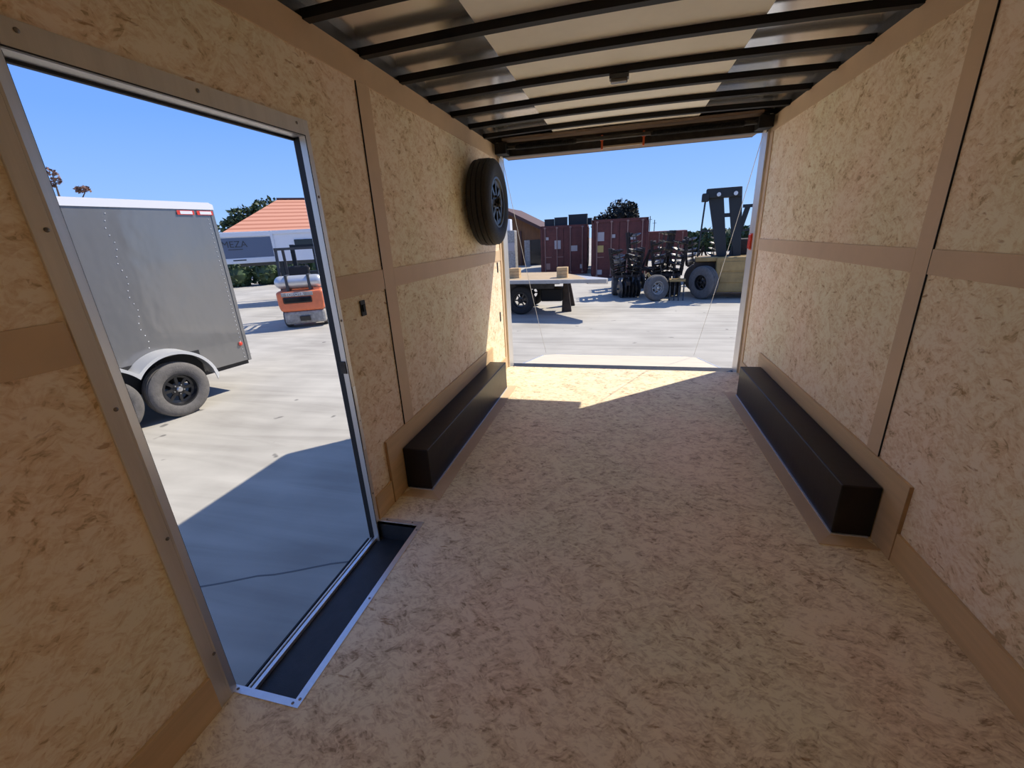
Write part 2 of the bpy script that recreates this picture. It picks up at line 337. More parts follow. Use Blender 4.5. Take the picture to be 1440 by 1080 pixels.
# roof bows
bow_names = {1.815: 'nearest of the fully visible row', }
ys = [4.14-0.39*i for i in range(15)] 
ords = ['seventh from the rear opening', 'sixth', 'fifth']
proto = None
lab = {0: 'black steel roof bow closest to the rear opening, just inside the header',
       1: 'black steel roof bow second from the rear opening',
       2: 'black steel roof bow third from the rear opening',
       3: 'black steel roof bow fourth from the rear with the small dome lamp under it',
       4: 'black steel roof bow fifth from the rear, one bay nearer than the dome lamp',
       5: 'black steel roof bow sixth from the rear, above the left seam strip',
       6: 'black steel roof bow nearest the top edge of the picture, crossing above the doorway corner'}
for i, y in enumerate(ys):
    if i < 1 or proto is None:
        b = MB(); n_ = 12
        P = [(0.0+W*k/n_, 2.262+arch(W*k/n_)) for k in range(n_+1)]
        b.prism(P+[(x, z+0.034) for x, z in P[::-1]], -0.022, 0.022, ((0, 0, 0), (1, 0, 0), (0, 0, 1), (0, 1, 0)))
        proto = b.build('roof_bow', M['bow_black']); o = proto
    else:
        o = proto.copy(); C.objects.link(o)
    o.location.y = y
    tag(o, lab.get(i, 'black steel roof bow above and behind the camera, out of the picture'), 'roof bow', 'black steel bows across the ceiling')
# dome lamp (unlit) under a bow
dl = empty('dome_or_fill_lamp', (1.19, 2.985, 2.262)); tag(dl, 'small unlit rectangular lamp hung under the ceiling bow', 'lamp')
MB().box(-0.055, 0.055, -0.03, 0.03, -0.004, 0.018, 0.002).build('base', M['dkgrey'], dl)
MB().box(-0.048, 0.048, -0.024, 0.024, -0.022, -0.004, 0.006).build('lens', mat('smoky_lens', (0.12, 0.11, 0.1), 0.2), dl)

# wall strips (trim)
tn = [0]
def trim(x0, x1, y0, y1, z0, z1, m='strip', label=None, cat='strip', name=None, bev=0.0012):
    tn[0] += 1
    o = MB().box(x0, x1, y0, y1, z0, z1, bev).build(name or 'trim_%d' % tn[0], M[m])
    struct(o, label, cat); return o
T = 0.005
trim(0, T, Y0, L, 2.15, H, label='brown band along the top of the left wall')
trim(W-T, W, Y0, L, 2.15, H, label='brown band along the top of the right wall')
trim(0, T, 2.105, 2.22, 0.385, 2.15, label='vertical brown seam strip on the left wall')
trim(W-T, W, 2.11, 2.21, 0.37, 2.15, label='vertical brown seam strip on the right wall')
trim(0, T, Y0, 0.69, 1.19, 1.292, label='horizontal brown band on the left wall before the doorway')
trim(0, T, 1.694, 2.105, 1.19, 1.292, label='horizontal brown band between doorway and seam strip')
trim(0, T, 2.22, L, 1.19, 1.292, label='horizontal brown band on the rear left wall')
trim(W-T, W, Y0, 2.11, 1.2, 1.297, label='horizontal brown band on the near right wall')
trim(W-T, W, 2.21, L, 1.2, 1.297, label='horizontal brown band on the rear right wall')
trim(W-T-0.003, W, 4.46, L, 0, 2.15, label='vertical brown strip at the rear end of the right wall')
trim(0, T+0.003, 4.47, L, 0, 2.15, label='vertical brown strip at the rear end of the left wall')
# dark seams beside strips
trim(0, 0.0058, 2.1015, 2.105, 0.385, 2.15, 'bow_black', 'dark seam on the left wall', 'seam', bev=0)
trim(W-0.0058, W, 2.1065, 2.11, 0.37, 2.15, 'bow_black', 'dark seam on the right wall', 'seam', bev=0)
# baseboards
BB = 0.012
for nm, x0, x1, y0, y1, lb in (('baseboard_left', 0, BB, Y0, 0.695, 'plywood kick board of the near left wall'), ('baseboard_right', W-BB, W, Y0, 1.85, 'plywood kick board of the near right wall'),
                               ('baseboard_left_rear', 0, BB, 3.98, 4.46, 'plywood kick board at the rear left'), ('baseboard_right_rear', W-BB, W, 3.98, 4.46, 'plywood kick board at the rear right')):
    trim(x0, x1, y0, y1, 0.0, 0.142, 'ply', lb, 'baseboard', nm)
trim(0, BB, 1.70, 1.86, 0.0, 0.142, 'ply', 'short plywood kick board between doorway and wheel box', 'baseboard', 'baseboard_left_door')

# wheel boxes
def wheel_box(side, label):
    x = 0 if side < 0 else W; s = -side
    r = empty('wheel_box', (x, 2.93, 0)); tag(r, label, 'wheel box', 'black wheel boxes')
    yn, yf = (2.012-2.93, 3.83-2.93) if side < 0 else (1.99-2.93, 3.86-2.93)
    def bx(a0, a1, y0, y1, z0, z1, bv): 
        p, q = sorted((a0*s, a1*s)); return MB().box(p, q, y0, y1, z0, z1, bv)
    bx(0.017, 0.178, yn, yf, 0.005, 0.272, 0.006).build('cover', M['box_black'], r)
    k0 = 1.867-2.93 if side < 0 else 1.848-2.93
    kp = bx(0.0, 0.014, k0, 3.955-2.93, 0.0, 0.388 if side < 0 else 0.372, 0.001).build('kick_plate', M['ply'], r)
    bx(0.0, 0.0145, k0-0.004, k0, 0.0, 0.385 if side < 0 else 0.369, 0).build('plate_edge', M['ply_edge'], kp)
    # mitred floor skirting round the foot of the box
    u = (s, 0, 0); fr = ((0, 0, 0), u, (0, 1, 0), (0, 0, 1))
    MB().prism([(0.26, yn-0.085), (0.26, yf+0.07), (0.178, yf), (0.178, yn)], 0, 0.006, fr).build('floor_strip', M['strip'], r)
    MB().prism([(0.015, yn-0.085), (0.26, yn-0.085), (0.178, yn), (0.05, yn)], 0.0, 0.0055, fr).build('floor_strip', M['ply'], r)
    MB().prism([(0.05, yf), (0.178, yf), (0.26, yf+0.07), (0.015, yf+0.07)], 0, 0.0055, fr).build('floor_strip', M['strip'], r)
    e = MB(); e.box(*sorted((0.178*s, 0.184*s)), yn-0.005, yf, 0.006, 0.012); e.box(*sorted((0.03*s, 0.184*s)), yn-0.008, yn, 0.0055, 0.011)
    o = e.build('foot_edge', M['alu_bright'], r); o['label'] = 'thin pale metal edge along the foot'
    return r
wheel_box(-1, 'long black wheel box along the left wall beneath the spare tyre')
wheel_box(1, 'long black wheel box along the right wall')

# ------------------------------------------------------------------ side doorway
d1 = empty('door_1', (0, 1.22, 0)); struct(d1, 'open side doorway with aluminium frame', 'doorway')
oy = -1.22
f = MB()
f.box(0, 0.007, 0.695+oy, 0.734+oy, 0.0, 1.90, 0.001); f.box(0, 0.007, 1.662+oy, 1.693+oy, 0.0, 1.90, 0.001); f.prism([(0.007, 0.734), (0.0075, 0.74), (-0.004, 0.768), (-0.02, 0.768), (-0.02, 0.734)], 0.0, 1.84, ((0, oy, 0), (1, 0, 0), (0, 1, 0), (0, 0, 1))); f.box(0, 0.007, 0.765+oy, 1.662+oy, 1.84, 1.90, 0.001)
fr_ = f.build('frame_flange', M['alu'], d1)
f = MB(); f.box(-0.05, -0.014, 0.757+oy, 0.765+oy, -0.12, 1.848); f.box(-0.022, 0.006, 1.664+oy, 1.672+oy, -0.12, 1.848); f.box(-0.05, 0.006, 0.765+oy, 1.662+oy, 1.84, 1.848)
f.build('frame_return', M['alu'], d1)
f = MB(); f.box(-0.062, -0.040, 0.757+oy, 0.784+oy, -0.13, 1.85); f.box(-0.04, -0.012, 0.757+oy, 0.774+oy, -0.115, 1.84); f.box(-0.056, -0.0225, 1.671+oy, 1.68+oy, -0.13, 1.85); f.box(-0.062, -0.050, 0.765+oy, 1.675+oy, 1.832, 1.85); f.box(-0.068, -0.060, 0.76+oy, 1.668+oy, -0.13, -0.108)
f.build('rubber_seal', M['black'], d1)
f = MB(); f.box(0.0072, 0.0085, 1.661+oy, 1.665+oy, 0, 1.843); f.box(0.0072, 0.0085, 0.762+oy, 1.665+oy, 1.841, 1.8445)
f.build('dark_groove', M['black'], d1)
for (y, z) in [(0.722, 1.49), (0.722, 1.06), (0.726, 0.657), (0.732, 0.201), (1.21, 1.878), (1.628, 1.88), (0.80, 1.88), (1.68, 1.62), (1.68, 1.1), (1.68, 0.6), (1.68, 0.18)]:
    MB().lathe([(0.0055, 0), (0.0055, 0.0015), (0.0035, 0.0032), (0.0001, 0.0035)], (0.007, y+oy, z), (1, 0, 0), 12).build('screw', M['screw'], d1, True)
st = MB(); st.box(-0.03, 0.001, 1.658+oy, 1.664+oy, 0.85, 0.91, 0.002); st.build('strike_plate', M['steel_dk'], d1)
st = MB(); st.box(0.007, 0.010, 1.668+oy, 1.69+oy, 0.44, 0.78, 0.001); o = st.build('latch_plate', M['alu_bright'], d1)

# entry step well
sw = empty('step_well', (0.11, 1.23, -0.115)); tag(sw, 'black recessed step well with silver edging inside the side doorway', 'step')
ox, oy2, oz = -0.11, -1.23, 0.115
b = MB(); b.box(-0.06+ox, WX+0.01+ox, WY0-0.01+oy2, WY1+0.01+oy2, -0.125+oz, -0.115+oz)
b.build('tread', M['step_black'], sw)
b = MB(); b.box(WX+ox, WX+0.01+ox, WY0+oy2, WY1+oy2, -0.115+oz, -0.003+oz); b.box(-0.012+ox, WX+ox, WY0-0.01+oy2, WY0+oy2, -0.115+oz, -0.003+oz); b.box(-0.012+ox, WX+ox, WY1+oy2, WY1+0.01+oy2, -0.115+oz, -0.003+oz)
b.build('riser', M['step_black'], sw)
fr0 = ((ox, oy2, oz), (1, 0, 0), (0, 1, 0), (0, 0, 1))
et = MB().prism([(-0.015, 0.748), (0.262, 0.748), (0.236, 0.772), (-0.015, 0.772)], 0.0, 0.003, fr0).build('edge_trim', M['alu_bright'], sw)
et2 = MB().prism([(0.262, 0.748), (0.262, 1.716), (0.236, 1.69), (0.236, 0.772)], 0.0, 0.003, fr0).build('edge_trim', M['alu_bright'], sw)
et3 = MB().prism([(0.236, 1.69), (0.262, 1.716), (-0.01, 1.716), (-0.01, 1.69)], 0.0, 0.003, fr0).build('edge_trim', M['alu_bright'], sw)
for p, (x, y) in ((et, (0.012, 0.760)), (et, (0.235, 0.759)), (et2, (0.25, 0.775)), (et2, (0.25, 1.20)), (et2, (0.25, 1.65)), (et3, (0.05, 1.703)), (et3, (0.2, 1.703))):
    MB().lathe([(0.005, 0), (0.005, 0.001), (0.003, 0.003), (0.0001, 0.003)], (x+ox, y+oy2, 0.003+oz), (0, 0, 1), 10).build('screw', M['screw'], p, True)
b = MB(); b.box(-0.030+ox, -0.013+ox, WY0+oy2, WY1+oy2, -0.115+oz, -0.098+oz, 0.002); b.build('sill_strip', M['alu_bright'], sw)
b = MB(); b.box(-0.052+ox, -0.043+ox, WY0+oy2, WY1+oy2, -0.115+oz, -0.105+oz, 0.002); b.build('sill_strip', M['alu'], sw)

# light switch on the wall right of the doorway
sx_ = empty('wall_switch', (0, 1.869, 1.126)); tag(sx_, 'small black wall switch beside the side doorway', 'switch')
MB().box(0, 0.008, -0.02, 0.02, -0.038, 0.038, 0.002).build('plate', M['black'], sx_)
MB().box(0.008, 0.014, -0.011, 0.011, -0.018, 0.018, 0.002).build('rocker', M['bow_black'], sx_)

# ------------------------------------------------------------------ wheels
def tyre_prof(R, wd, ri):
    h = wd/2
    return [(ri, -h*0.72), (ri+0.012, -h*0.86), (ri+0.05*R/0.34+0.01, -h*0.99), (R*0.86, -h*0.98), (R*0.945, -h*0.86), (R*0.985, -h*0.72),
            (R*0.985, -h*0.47), (R*0.955, -h*0.46), (R*0.955, -h*0.40), (R, -h*0.39), (R, -h*0.05), (R*0.962, -h*0.04), (R*0.962, h*0.04), (R, h*0.05), (R, h*0.39), (R*0.955, h*0.40), (R*0.955, h*0.46), (R*0.985, h*0.47),
            (R*0.985, h*0.72), (R*0.945, h*0.86), (R*0.86, h*0.98), (ri+0.05*R/0.34+0.01, h*0.99), (ri+0.012, h*0.86), (ri, h*0.72)]
def wheel(parent, c, ax, R=0.34, wd=0.2, ri=0.195, rub='rubber', rim='rim_black', spokes=8, cap='rim_steel', dz=0.0):
    c = Vector(c); ax = Vector(ax).normalized(); h = wd/2
    t = MB().lathe(tyre_prof(R, wd, ri)+[(ri, -h*0.72)], c, ax, 56).build('tyre', M[rub], parent, True)
    rm = MB(); rm.lathe([(ri+0.008, h*0.80), (ri+0.008, h*0.86), (ri-0.006, h*0.86), (ri-0.018, h*0.55), (ri-0.022, -h*0.8), (ri+0.004, -h*0.86)], c, ax, 48)
    # disc with openings between spokes
    q = Vector((0, 0, 1)); u = ax.cross(q).normalized(); v = ax.cross(u)
    dd = ax*h*dz
    rm.lathe([(0.001, h*0.30), (0.055, h*0.32), (0.085, h*0.22), (0.085, h*0.12), (0.001, h*0.12)], c+dd, ax, 32)
    for k in range(spokes):
        a = 2*PI*k/spokes; d = u*math.cos(a)+v*math.sin(a); tn_ = ax.cross(d)
        rm.obox(c+dd+d*(0.07+(ri-0.02))*0.5+ax*h*0.2, d, tn_, ax, (ri-0.03-0.06)/2+0.008, 0.019, 0.011, 0.004)
    rm.lathe([(ri-0.018, h*0.32), (ri-0.045, h*0.26), (ri-0.045, h*0.16), (ri-0.018, h*0.16)], c+dd, ax, 40)
    r_ = rm.build('rim', M[rim], parent, True)
    for k in range(5):
        a = 2*PI*k/5+0.3; d = u*math.cos(a)+v*math.sin(a)
        MB().cyl(c+dd+d*0.057+ax*h*0.3, c+dd+d*0.057+ax*h*0.48, 0.011, 0.008, 6).build('lug_nut', M[cap], r_)
    MB().lathe([(0.034, h*0.28), (0.034, h*0.62), (0.026, h*0.72), (0.0005, h*0.74)], c+dd, ax, 24).build('hub_cap', M[cap], r_, True)
    return t
sp = empty('spare_wheel', (0.0, 3.75, 1.70)); tag(sp, 'black spare wheel mounted on the left wall near the rear opening', 'wheel')
MB().box(0.0, 0.03, -0.07, 0.07, -0.07, 0.07, 0.003).cyl((0.03, 0, 0), (0.15, 0, 0), 0.022).build('bracket', M['steel_dk'], sp)
wheel(sp, (0.125, 0, 0), (1, 0, 0), 0.34, 0.20, 0.19, 'rubber', 'rim_spare', 8, 'steel_dk', 0.42)

# ------------------------------------------------------------------ rear opening, header, ramp
d2 = empty('door_2', (1.22, 4.63, 0)); struct(d2, 'open rear doorway with aluminium frame', 'doorway')
ox, oy = -1.22, -4.63
for a0, a1 in ((-0.065, 0.027), (2.413, 2.505)):
    MB().box(a0+ox, a1+ox, L+0.001+oy, 4.725+oy, -0.16, 2.30, 0.003).build('jamb', M['alu'], d2)
b = MB(); b.box(-0.06+ox, 2.5+ox, 4.545+oy, 4.60+oy, 2.165, 2.31, 0.003); b.build('header_beam', M['steel_dk'], d2)
b = MB(); b.box(0.05+ox, 2.36+ox, 4.60+oy, 4.82+oy, 2.175, 2.20, 0.003); b.box(-0.065+ox, 2.505+ox, 4.60+oy, 4.66+oy, 2.2, 2.345); b.box(0.05+ox, 2.36+ox, 4.80+oy, 4.825+oy, 2.175, 2.34); b.build('rear_canopy', M['brownbeam'], d2)
b = MB(); b.box(-0.065+ox, 2.505+ox, 4.55+oy, 4.80+oy, -0.17, -0.03); b.build('rear_sill', M['steel_dk'], d2)
b = MB(); b.box(0.1+ox, 2.33+ox, 4.40+oy, 4.545+oy, 2.285, 2.305); b.build('header_board', M['brownbeam'], d2)
# ramp spring assembly under the header
sg = empty('ramp_spring_roller', (1.22, 4.44, 2.22)); tag(sg, 'dark spring roller tube running across the top of the rear opening', 'spring roller')
ox, oy, oz = -1.22, -4.44, -2.22
MB().cyl((0.10+ox, 4.44+oy, 2.225+oz), (2.34+ox, 4.44+oy, 2.225+oz), 0.017).build('shaft', M['steel_dk'], sg, True)
for x0, x1 in ((0.22, 0.8), (1.45, 2.2)):
    h_ = MB(); n_ = int((x1-x0)/0.011)
    for k in range(n_): h_.lathe([(0.020, 0), (0.028, 0.0035), (0.020, 0.007)], (x0+k*0.011+ox, 4.44+oy, 2.225+oz), (1, 0, 0), 14)
    h_.cyl((x0+ox, 4.44+oy, 2.225+oz), (x1+ox, 4.44+oy, 2.225+oz), 0.021); h_.build('coil_spring', M['bow_black'], sg, True)
for x in (0.03, 2.30):
    MB().box(x+ox, x+0.11+ox, 4.38+oy, 4.53+oy, 2.17+oz, 2.262+oz, 0.004).build('end_bracket', M['bow_black'], sg)
for x in (0.045, 2.375):
    MB().cyl((x+ox, 4.535+oy, 2.19+oz), (x+0.02+ox, 4.535+oy, 2.19+oz), 0.035).build('cable_drum', M['silver'], sg, True)
# clearance light bar held by two orange clips
lb = empty('clip_bar', (1.215, 4.53, 2.17)); tag(lb, 'pale bar held by two orange clips at the middle of the header', 'bar')
MB().box(-0.19, 0.18, -0.008, 0.010, -0.012, 0.004, 0.002).build('bar', mat('tan_bar', (0.62, 0.50, 0.36), 0.5), lb)
for x in (-0.19, 0.18):
    MB().box(x-0.009, x+0.009, -0.012, 0.013, -0.022, 0.095, 0.003).box(x-0.016, x+0.016, -0.016, 0.013, 0.05, 0.07, 0.002).build('clip', M['orange'], lb)
# red marker on the right jamb
mk = empty('marker_light', (2.413, 4.63, 1.27)); tag(mk, 'red rectangular marker light on the right jamb of the rear opening', 'light')
MB().box(-0.004, 0, -0.045, 0.05, -0.075, 0.075, 0.002).build('base', M['orange'], mk); MB().box(-0.018, -0.004, -0.036, 0.04, -0.066, 0.066, 0.005).build('lens', M['red'], mk)
# two latch slots on the sunlit rear of the left wall
for z, lbx in ((1.13, 'upper small black slot on the sunlit rear of the left wall'), (0.62, 'lower small black slot on the sunlit rear of the left wall')):
    o = MB().box(0, 0.006, 4.33, 4.36, z-0.05, z+0.05, 0.002).build('latch_slot', M['black']); tag(o, lbx, 'latch', 'latch slots at the rear of the left wall')
    
# ramp door folded down to the yard
rp = empty('ramp_door', (1.22, 4.585, -0.018)); tag(rp, 'pale plywood ramp door lowered to the ground behind the trailer', 'ramp')
R0 = Vector((0, 0.0, 0.0)); R1 = Vector((0, 2.25, -0.455)); ru = (R1-R0).normalized(); rn = Vector((1, 0, 0)).cross(ru)
fr = (R0, (1, 0, 0), ru, rn); ln = (R1-R0).length
MB().prism([(-1.17, 0.012), (1.17, 0.012), (1.17, ln-0.30), (1.0, ln-0.05), (-0.99, ln-0.05), (-1.17, ln-0.30)], -0.03, 0.0, fr).build('panel', M['ramp_wood'], rp)
MB().prism([(-0.99, ln-0.05), (1.0, ln-0.05), (1.0, ln), (-0.99, ln)], -0.03, 0.004, fr).build('end_edge', M['alu_bright'], rp)
for s in (-1, 1): MB().prism([(s*1.17, 0.012), (s*1.17, ln-0.30), (s*1.145, ln-0.30), (s*1.145, 0.012)], 0.0, 0.004, fr).build('side_edge', M['alu_bright'], rp)
MB().cyl((-1.15, -0.01, -0.02), (1.15, -0.01, -0.02), 0.012).build('hinge', M['bow_black'], rp)
# ramp cables
for nm, a, bb, lbx in (('l', (0.045, 4.62, 2.14), (0.07, 6.75, -0.43), 'thin steel ramp cable at the left of the rear opening'), ('r', (2.395, 4.62, 2.14), (2.36, 6.75, -0.43), 'thin steel ramp cable at the right of the rear opening')):
    a = Vector(a); bb = Vector(bb); pts = []
    for k in range(25):
        t = k/24; p = a.lerp(bb, t); p.z -= 0.06*4*t*(1-t); pts.append(p)
    r_ = MB().tube(pts, 0.0028, 6).build('ramp_cable', M['cable'], None, True); tag(r_, lbx, 'cable', 'ramp cables')

# ------------------------------------------------------------------ yard
g = MB(); g.face_hull([(-120, -60, GZ), (120, -60, GZ), (120, 160, GZ), (-120, 160, GZ)], [(0, 1, 2, 3)])
g = g.build('ground', M['ground']); struct(g, 'pale dusty concrete yard', 'ground')
ck = MB()
pts = []
for k in range(26): pts.append((-2.2+k*0.1, 1.05+0.62*0+k*0.045+random.uniform(-0.01, 0.01)))
for (x0, y0), (x1, y1) in zip(pts[:-1], pts[1:]): ck.bar((x0, y0, GZ+0.001), (x1, y1, GZ+0.001), 0.012, 0.002)
ck = ck.build('trim_pavement_joint', mat('joint_filler', (0.16, 0.16, 0.16), 0.9)); struct(ck, 'dark joint line across the concrete', 'joint')

# ------------------------------------------------------------------ grey enclosed trailer seen through the doorway
D_ = Vector((0.20332, 0.97911, 0)); Nn = Vector((0.97911, -0.20332, 0))
gt = empty('enclosed_trailer', (-3.98, 4.87, GZ)); tag(gt, 'charcoal grey enclosed cargo trailer with tandem axles beyond the side doorway', 'trailer')
def G(s, n_, z): return D_*s+Nn*n_+Vector((0, 0, z-GZ))
def gfr(): return (Vector((0, 0, -GZ)), D_, Vector((0, 0, 1)), Nn)
LEN = 5.2; ZB = -0.08; ZT = 1.94
MB().prism([(-LEN, ZB), (0.0, ZB), (0.0, ZT), (-LEN, ZT)], -2.1, 0.0, gfr()).build('body', M['grey_skin'], gt)
MB().prism([(-LEN, ZT), (0.02, ZT), (0.02, ZT+0.06), (-0.03, ZT+0.085), (-LEN, ZT+0.085)], -2.11, 0.012, gfr()).build('roof_rail', M['white'], gt)
MB().prism([(-0.03, ZB-0.01), (0.012, ZB-0.01), (0.012, ZT), (-0.03, ZT)], -2.11, 0.008, gfr()).build('corner_post', M['grey_skin'], gt)
MB().prism([(-LEN, ZB-0.06), (-0.02, ZB-0.06), (-0.02, ZB), (-LEN, ZB)], -2.0, -0.03, gfr()).build('chassis_rail', M['steel_dk'], gt)
rv = MB()
for col_s in (-1.16, -2.35, -3.5):
    for k in range(26): rv.sphere(G(col_s+0.02*math.sin(k*1.3), 0.001, ZB+0.08+k*0.075), 0.0065, seg=6)
for k in range(34): rv.sphere(G(-0.075, 0.001, ZB+0.05+k*0.058), 0.006, seg=6)
rv = rv.build('rivet_rows', M['silver'], gt); rv['kind'] = 'stuff'
for s0, red in ((-0.43, 1), (-0.20, 0)):
    tp = MB().prism([(s0, 1.875), (s0+0.195, 1.875), (s0+0.195, 1.925), (s0, 1.925)], 0.012, 0.014, gfr()).build('reflective_tape', M['red'], gt)
    MB().prism([(s0+0.035, 1.882), (s0+0.175, 1.882), (s0+0.175, 1.918), (s0+0.035, 1.918)], 0.0145, 0.0155, gfr()).build('white_patch', M['white'], tp)
MB().sphere(G(-0.09, 0.012, 0.17), 0.03, (0.5, 1, 1)).build('marker_lens', M['red'], gt)
# fender
cs = [-1.07, -1.80]
def fpoint(s):
    zc = GZ+0.34; best = 0.03
    for c in cs:
        d = abs(s-c)
        if d < 0.44: best = max(best, zc+math.sqrt(max(0, 0.44**2-d*d)))
    return best
P = []
n_ = 60; s0, s1 = cs[1]-0.44, cs[0]+0.44
lower = []
for k in range(n_+1):
    s = s0+(s1-s0)*k/n_; lower.append((s, max(fpoint(s), GZ+0.42 if abs(s-cs[0]) > 0.3 and abs(s-cs[1]) > 0.3 and cs[1] < s < cs[0] else fpoint(s))))
low2 = []
for k in range(n_+1):
    s = s0+(s1-s0)*k/n_
    z = GZ+0.34+ (math.sqrt(max(0, 0.44**2-min(abs(s-c) for c in cs)**2)) if min(abs(s-c) for c in cs) < 0.44 else 0)
    low2.append((s, z))
top2 = []
for k in range(n_+1):
    s = s0-0.03+(s1-s0+0.06)*k/n_; mid_ = (cs[0]+cs[1])/2
    z1 = max([math.sqrt(max(0, 0.475**2-(s-c)**2)) for c in cs])+GZ+0.34
    if cs[1] < s < cs[0]: z1 = max(z1, GZ+0.34+0.475-0.16*math.sin(PI*(s-cs[1])/(cs[0]-cs[1]))**2)
    top2.append((s, z1))
fd = MB()
# outer face
A = [fd.bm.verts.new(G(p[0], 0.25, p[1])) for p in low2]; B = [fd.bm.verts.new(G(p[0], 0.25, p[1])) for p in top2]
Cc = [fd.bm.verts.new(G(p[0], -0.0, p[1]+0.015)) for p in top2]; Dd = [fd.bm.verts.new(G(p[0], 0.235, p[1])) for p in low2]
E_ = [fd.bm.verts.new(G(p[0], 0.235, p[1]-0.01)) for p in top2]; F_ = [fd.bm.verts.new(G(p[0], -0.0, p[1]+0.0)) for p in top2]
for k in range(n_):
    for X, Y in ((A, B), (B, Cc), (A, Dd), (Dd, E_), (E_, F_)): fd.bm.faces.new((X[k], X[k+1], Y[k+1], Y[k]))
fe = fd.build('fender', M['fender'], gt, True)
MB().prism([(cs[1]-0.45, GZ+0.36), (cs[0]+0.43, GZ+0.36), (cs[0]+0.43, ZB+0.30), (cs[1]-0.45, ZB+0.30)], 0.0015, 0.006, gfr()).build('wheel_arch_liner', M['black'], gt)
for c in cs:
    wheel(gt, G(c, 0.14, GZ+0.34), Nn, 0.34, 0.20, 0.19, 'rubber_dusty', 'rim_black', 8, 'rim_steel')
    MB().cyl(G(c, 0.05, GZ+0.34), G(c, -2.0, GZ+0.34), 0.035).build('axle', M['steel_dk'], gt)
    wheel(gt, G(c, -2.14, GZ+0.34), -Nn, 0.34, 0.20, 0.19, 'rubber_dusty', 'rim_black', 8, 'rim_steel')
MB().prism([(cs[1]-0.1, GZ+0.36), (cs[0]+0.1, GZ+0.36), (cs[0]+0.1, GZ+0.43), (cs[1]-0.1, GZ+0.43)], -0.1, -0.05, gfr()).build('equaliser_beam', M['steel_dk'], gt)
MB().prism([(-LEN+0.2, GZ), (-LEN+0.32, GZ), (-LEN+0.32, ZB), (-LEN+0.2, ZB)], -0.2, -0.1, gfr()).build('landing_leg', M['steel_dk'], gt)


# ------------------------------------------------------------------ lettering helper
def text(parent, body, size, origin, ux, uz, material, depth=0.004, label=None, name='lettering', align='LEFT'):
    cu = bpy.data.curves.new(name, 'FONT'); cu.body = body; cu.size = size; cu.extrude = depth; cu.align_x = align
    o = bpy.data.objects.new(name, cu); C.objects.link(o)
    dg = bpy.context.evaluated_depsgraph_get(); me = bpy.data.meshes.new_from_object(o.evaluated_get(dg)); bpy.data.objects.remove(o)
    me.name = name; ob = bpy.data.objects.new(name, me); me.materials.clear(); me.materials.append(material); C.objects.link(ob)
    ux = Vector(ux).normalized(); uz = Vector(uz).normalized(); n_ = ux.cross(uz)
    mm = Matrix((ux, uz, n_)).transposed().to_4x4(); mm.translation = Vector(origin); me.transform(mm)
    if parent is not None: ob.parent = parent
    return ob

# ------------------------------------------------------------------ fill light added to brighten the interior, in a made-up lamp body behind the camera
nl = empty('dome_or_fill_lamp', (0.42, -1.93, 2.262)); tag(nl, 'added fill light in a made-up round lamp body, unseen behind the camera', 'lamp')
MB().lathe([(0.001, 0.02), (0.11, 0.02), (0.12, 0.0), (0.11, -0.012), (0.095, -0.012)], (0, 0, 0), (0, 0, 1), 32).build('base', M['white'], nl, True)
lens_m = bpy.data.materials.new('fill_lens'); lens_m.use_nodes = True; bb_ = lens_m.node_tree.nodes['Principled BSDF']  # glowing face of the added fill light
bb_.inputs['Emission Color'].default_value = (1, 0.94, 0.84, 1); bb_.inputs['Emission Strength'].default_value = 6
MB().lathe([(0.095, -0.012), (0.08, -0.022), (0.04, -0.028), (0.0005, -0.029)], (0, 0, 0), (0, 0, 1), 32).build('lens', lens_m, nl, True)
ld = bpy.data.lights.new('fill_light', 'AREA'); ld.shape = 'DISK'; ld.size = 0.18; ld.energy = FILL_W; ld.color = (1, 0.94, 0.84)
lo = bpy.data.objects.new('fill_light', ld); C.objects.link(lo); lo.parent = nl; lo.location = (0, 0, -0.035)

# ------------------------------------------------------------------ gooseneck stock trailer (white / blue-grey) behind the forklift
gs = empty('gooseneck_trailer', (-10.75, 13.35, GZ)); tag(gs, 'white gooseneck trailer with blue-grey nose behind the orange forklift', 'trailer')
u = Vector((-0.78, -0.62, 0)).normalized()          # along the nose face, towards the left of the picture
v = Vector((0.62, -0.78, 0))                        # nose face outward normal
sdv = Vector((0.93, 0.36, 0)).normalized()          # along the white flank, away to the right
Zv = Vector((0, 0, 1))
zt, zb = 2.02-GZ, 0.98-GZ
nose_w = 2.3; flank = 7.0
def quadprism(parent, name, m_, base, z0, z1, inset=0.0):
    b = MB(); b.prism(base, z0, z1, ((0, 0, 0), (1, 0, 0), (0, 1, 0), Zv)); return b.build(name, m_, parent)
A0 = Vector((0, 0, 0)); A1 = u*nose_w; B0 = sdv*flank; B1 = sdv*flank+u*nose_w*0.9+Vector((-0.6, 1.2, 0))
quadprism(gs, 'body', M['white'], [(p.x, p.y) for p in (A1, A0, B0, B0-v*2.3, A1-v*1.5)], zb, zt)
MB().obox(u*nose_w/2+v*0.012+Zv*(zb+(zt-zb)*0.47), u, v, Zv, nose_w/2-0.02, 0.012, (zt-zb)*0.34).build('nose_panel', M['bluegrey'], gs)
MB().obox(u*nose_w/2+v*0.02+Zv*(zt-0.09), u, v, Zv, nose_w/2, 0.03, 0.085, 0.02).build('top_rail', M['white'], gs)
MB().obox(u*nose_w/2+v*0.02+Zv*(zb+0.09), u, v, Zv, nose_w/2, 0.03, 0.09, 0.02).build('bottom_rail', M['alu_bright'], gs)
MB().obox(u*nose_w/2+v*0.03+Zv*(zb+0.11), u, v, Zv, 0.2, 0.03, 0.02).build('lamp_bar', M['dkgrey'], gs)
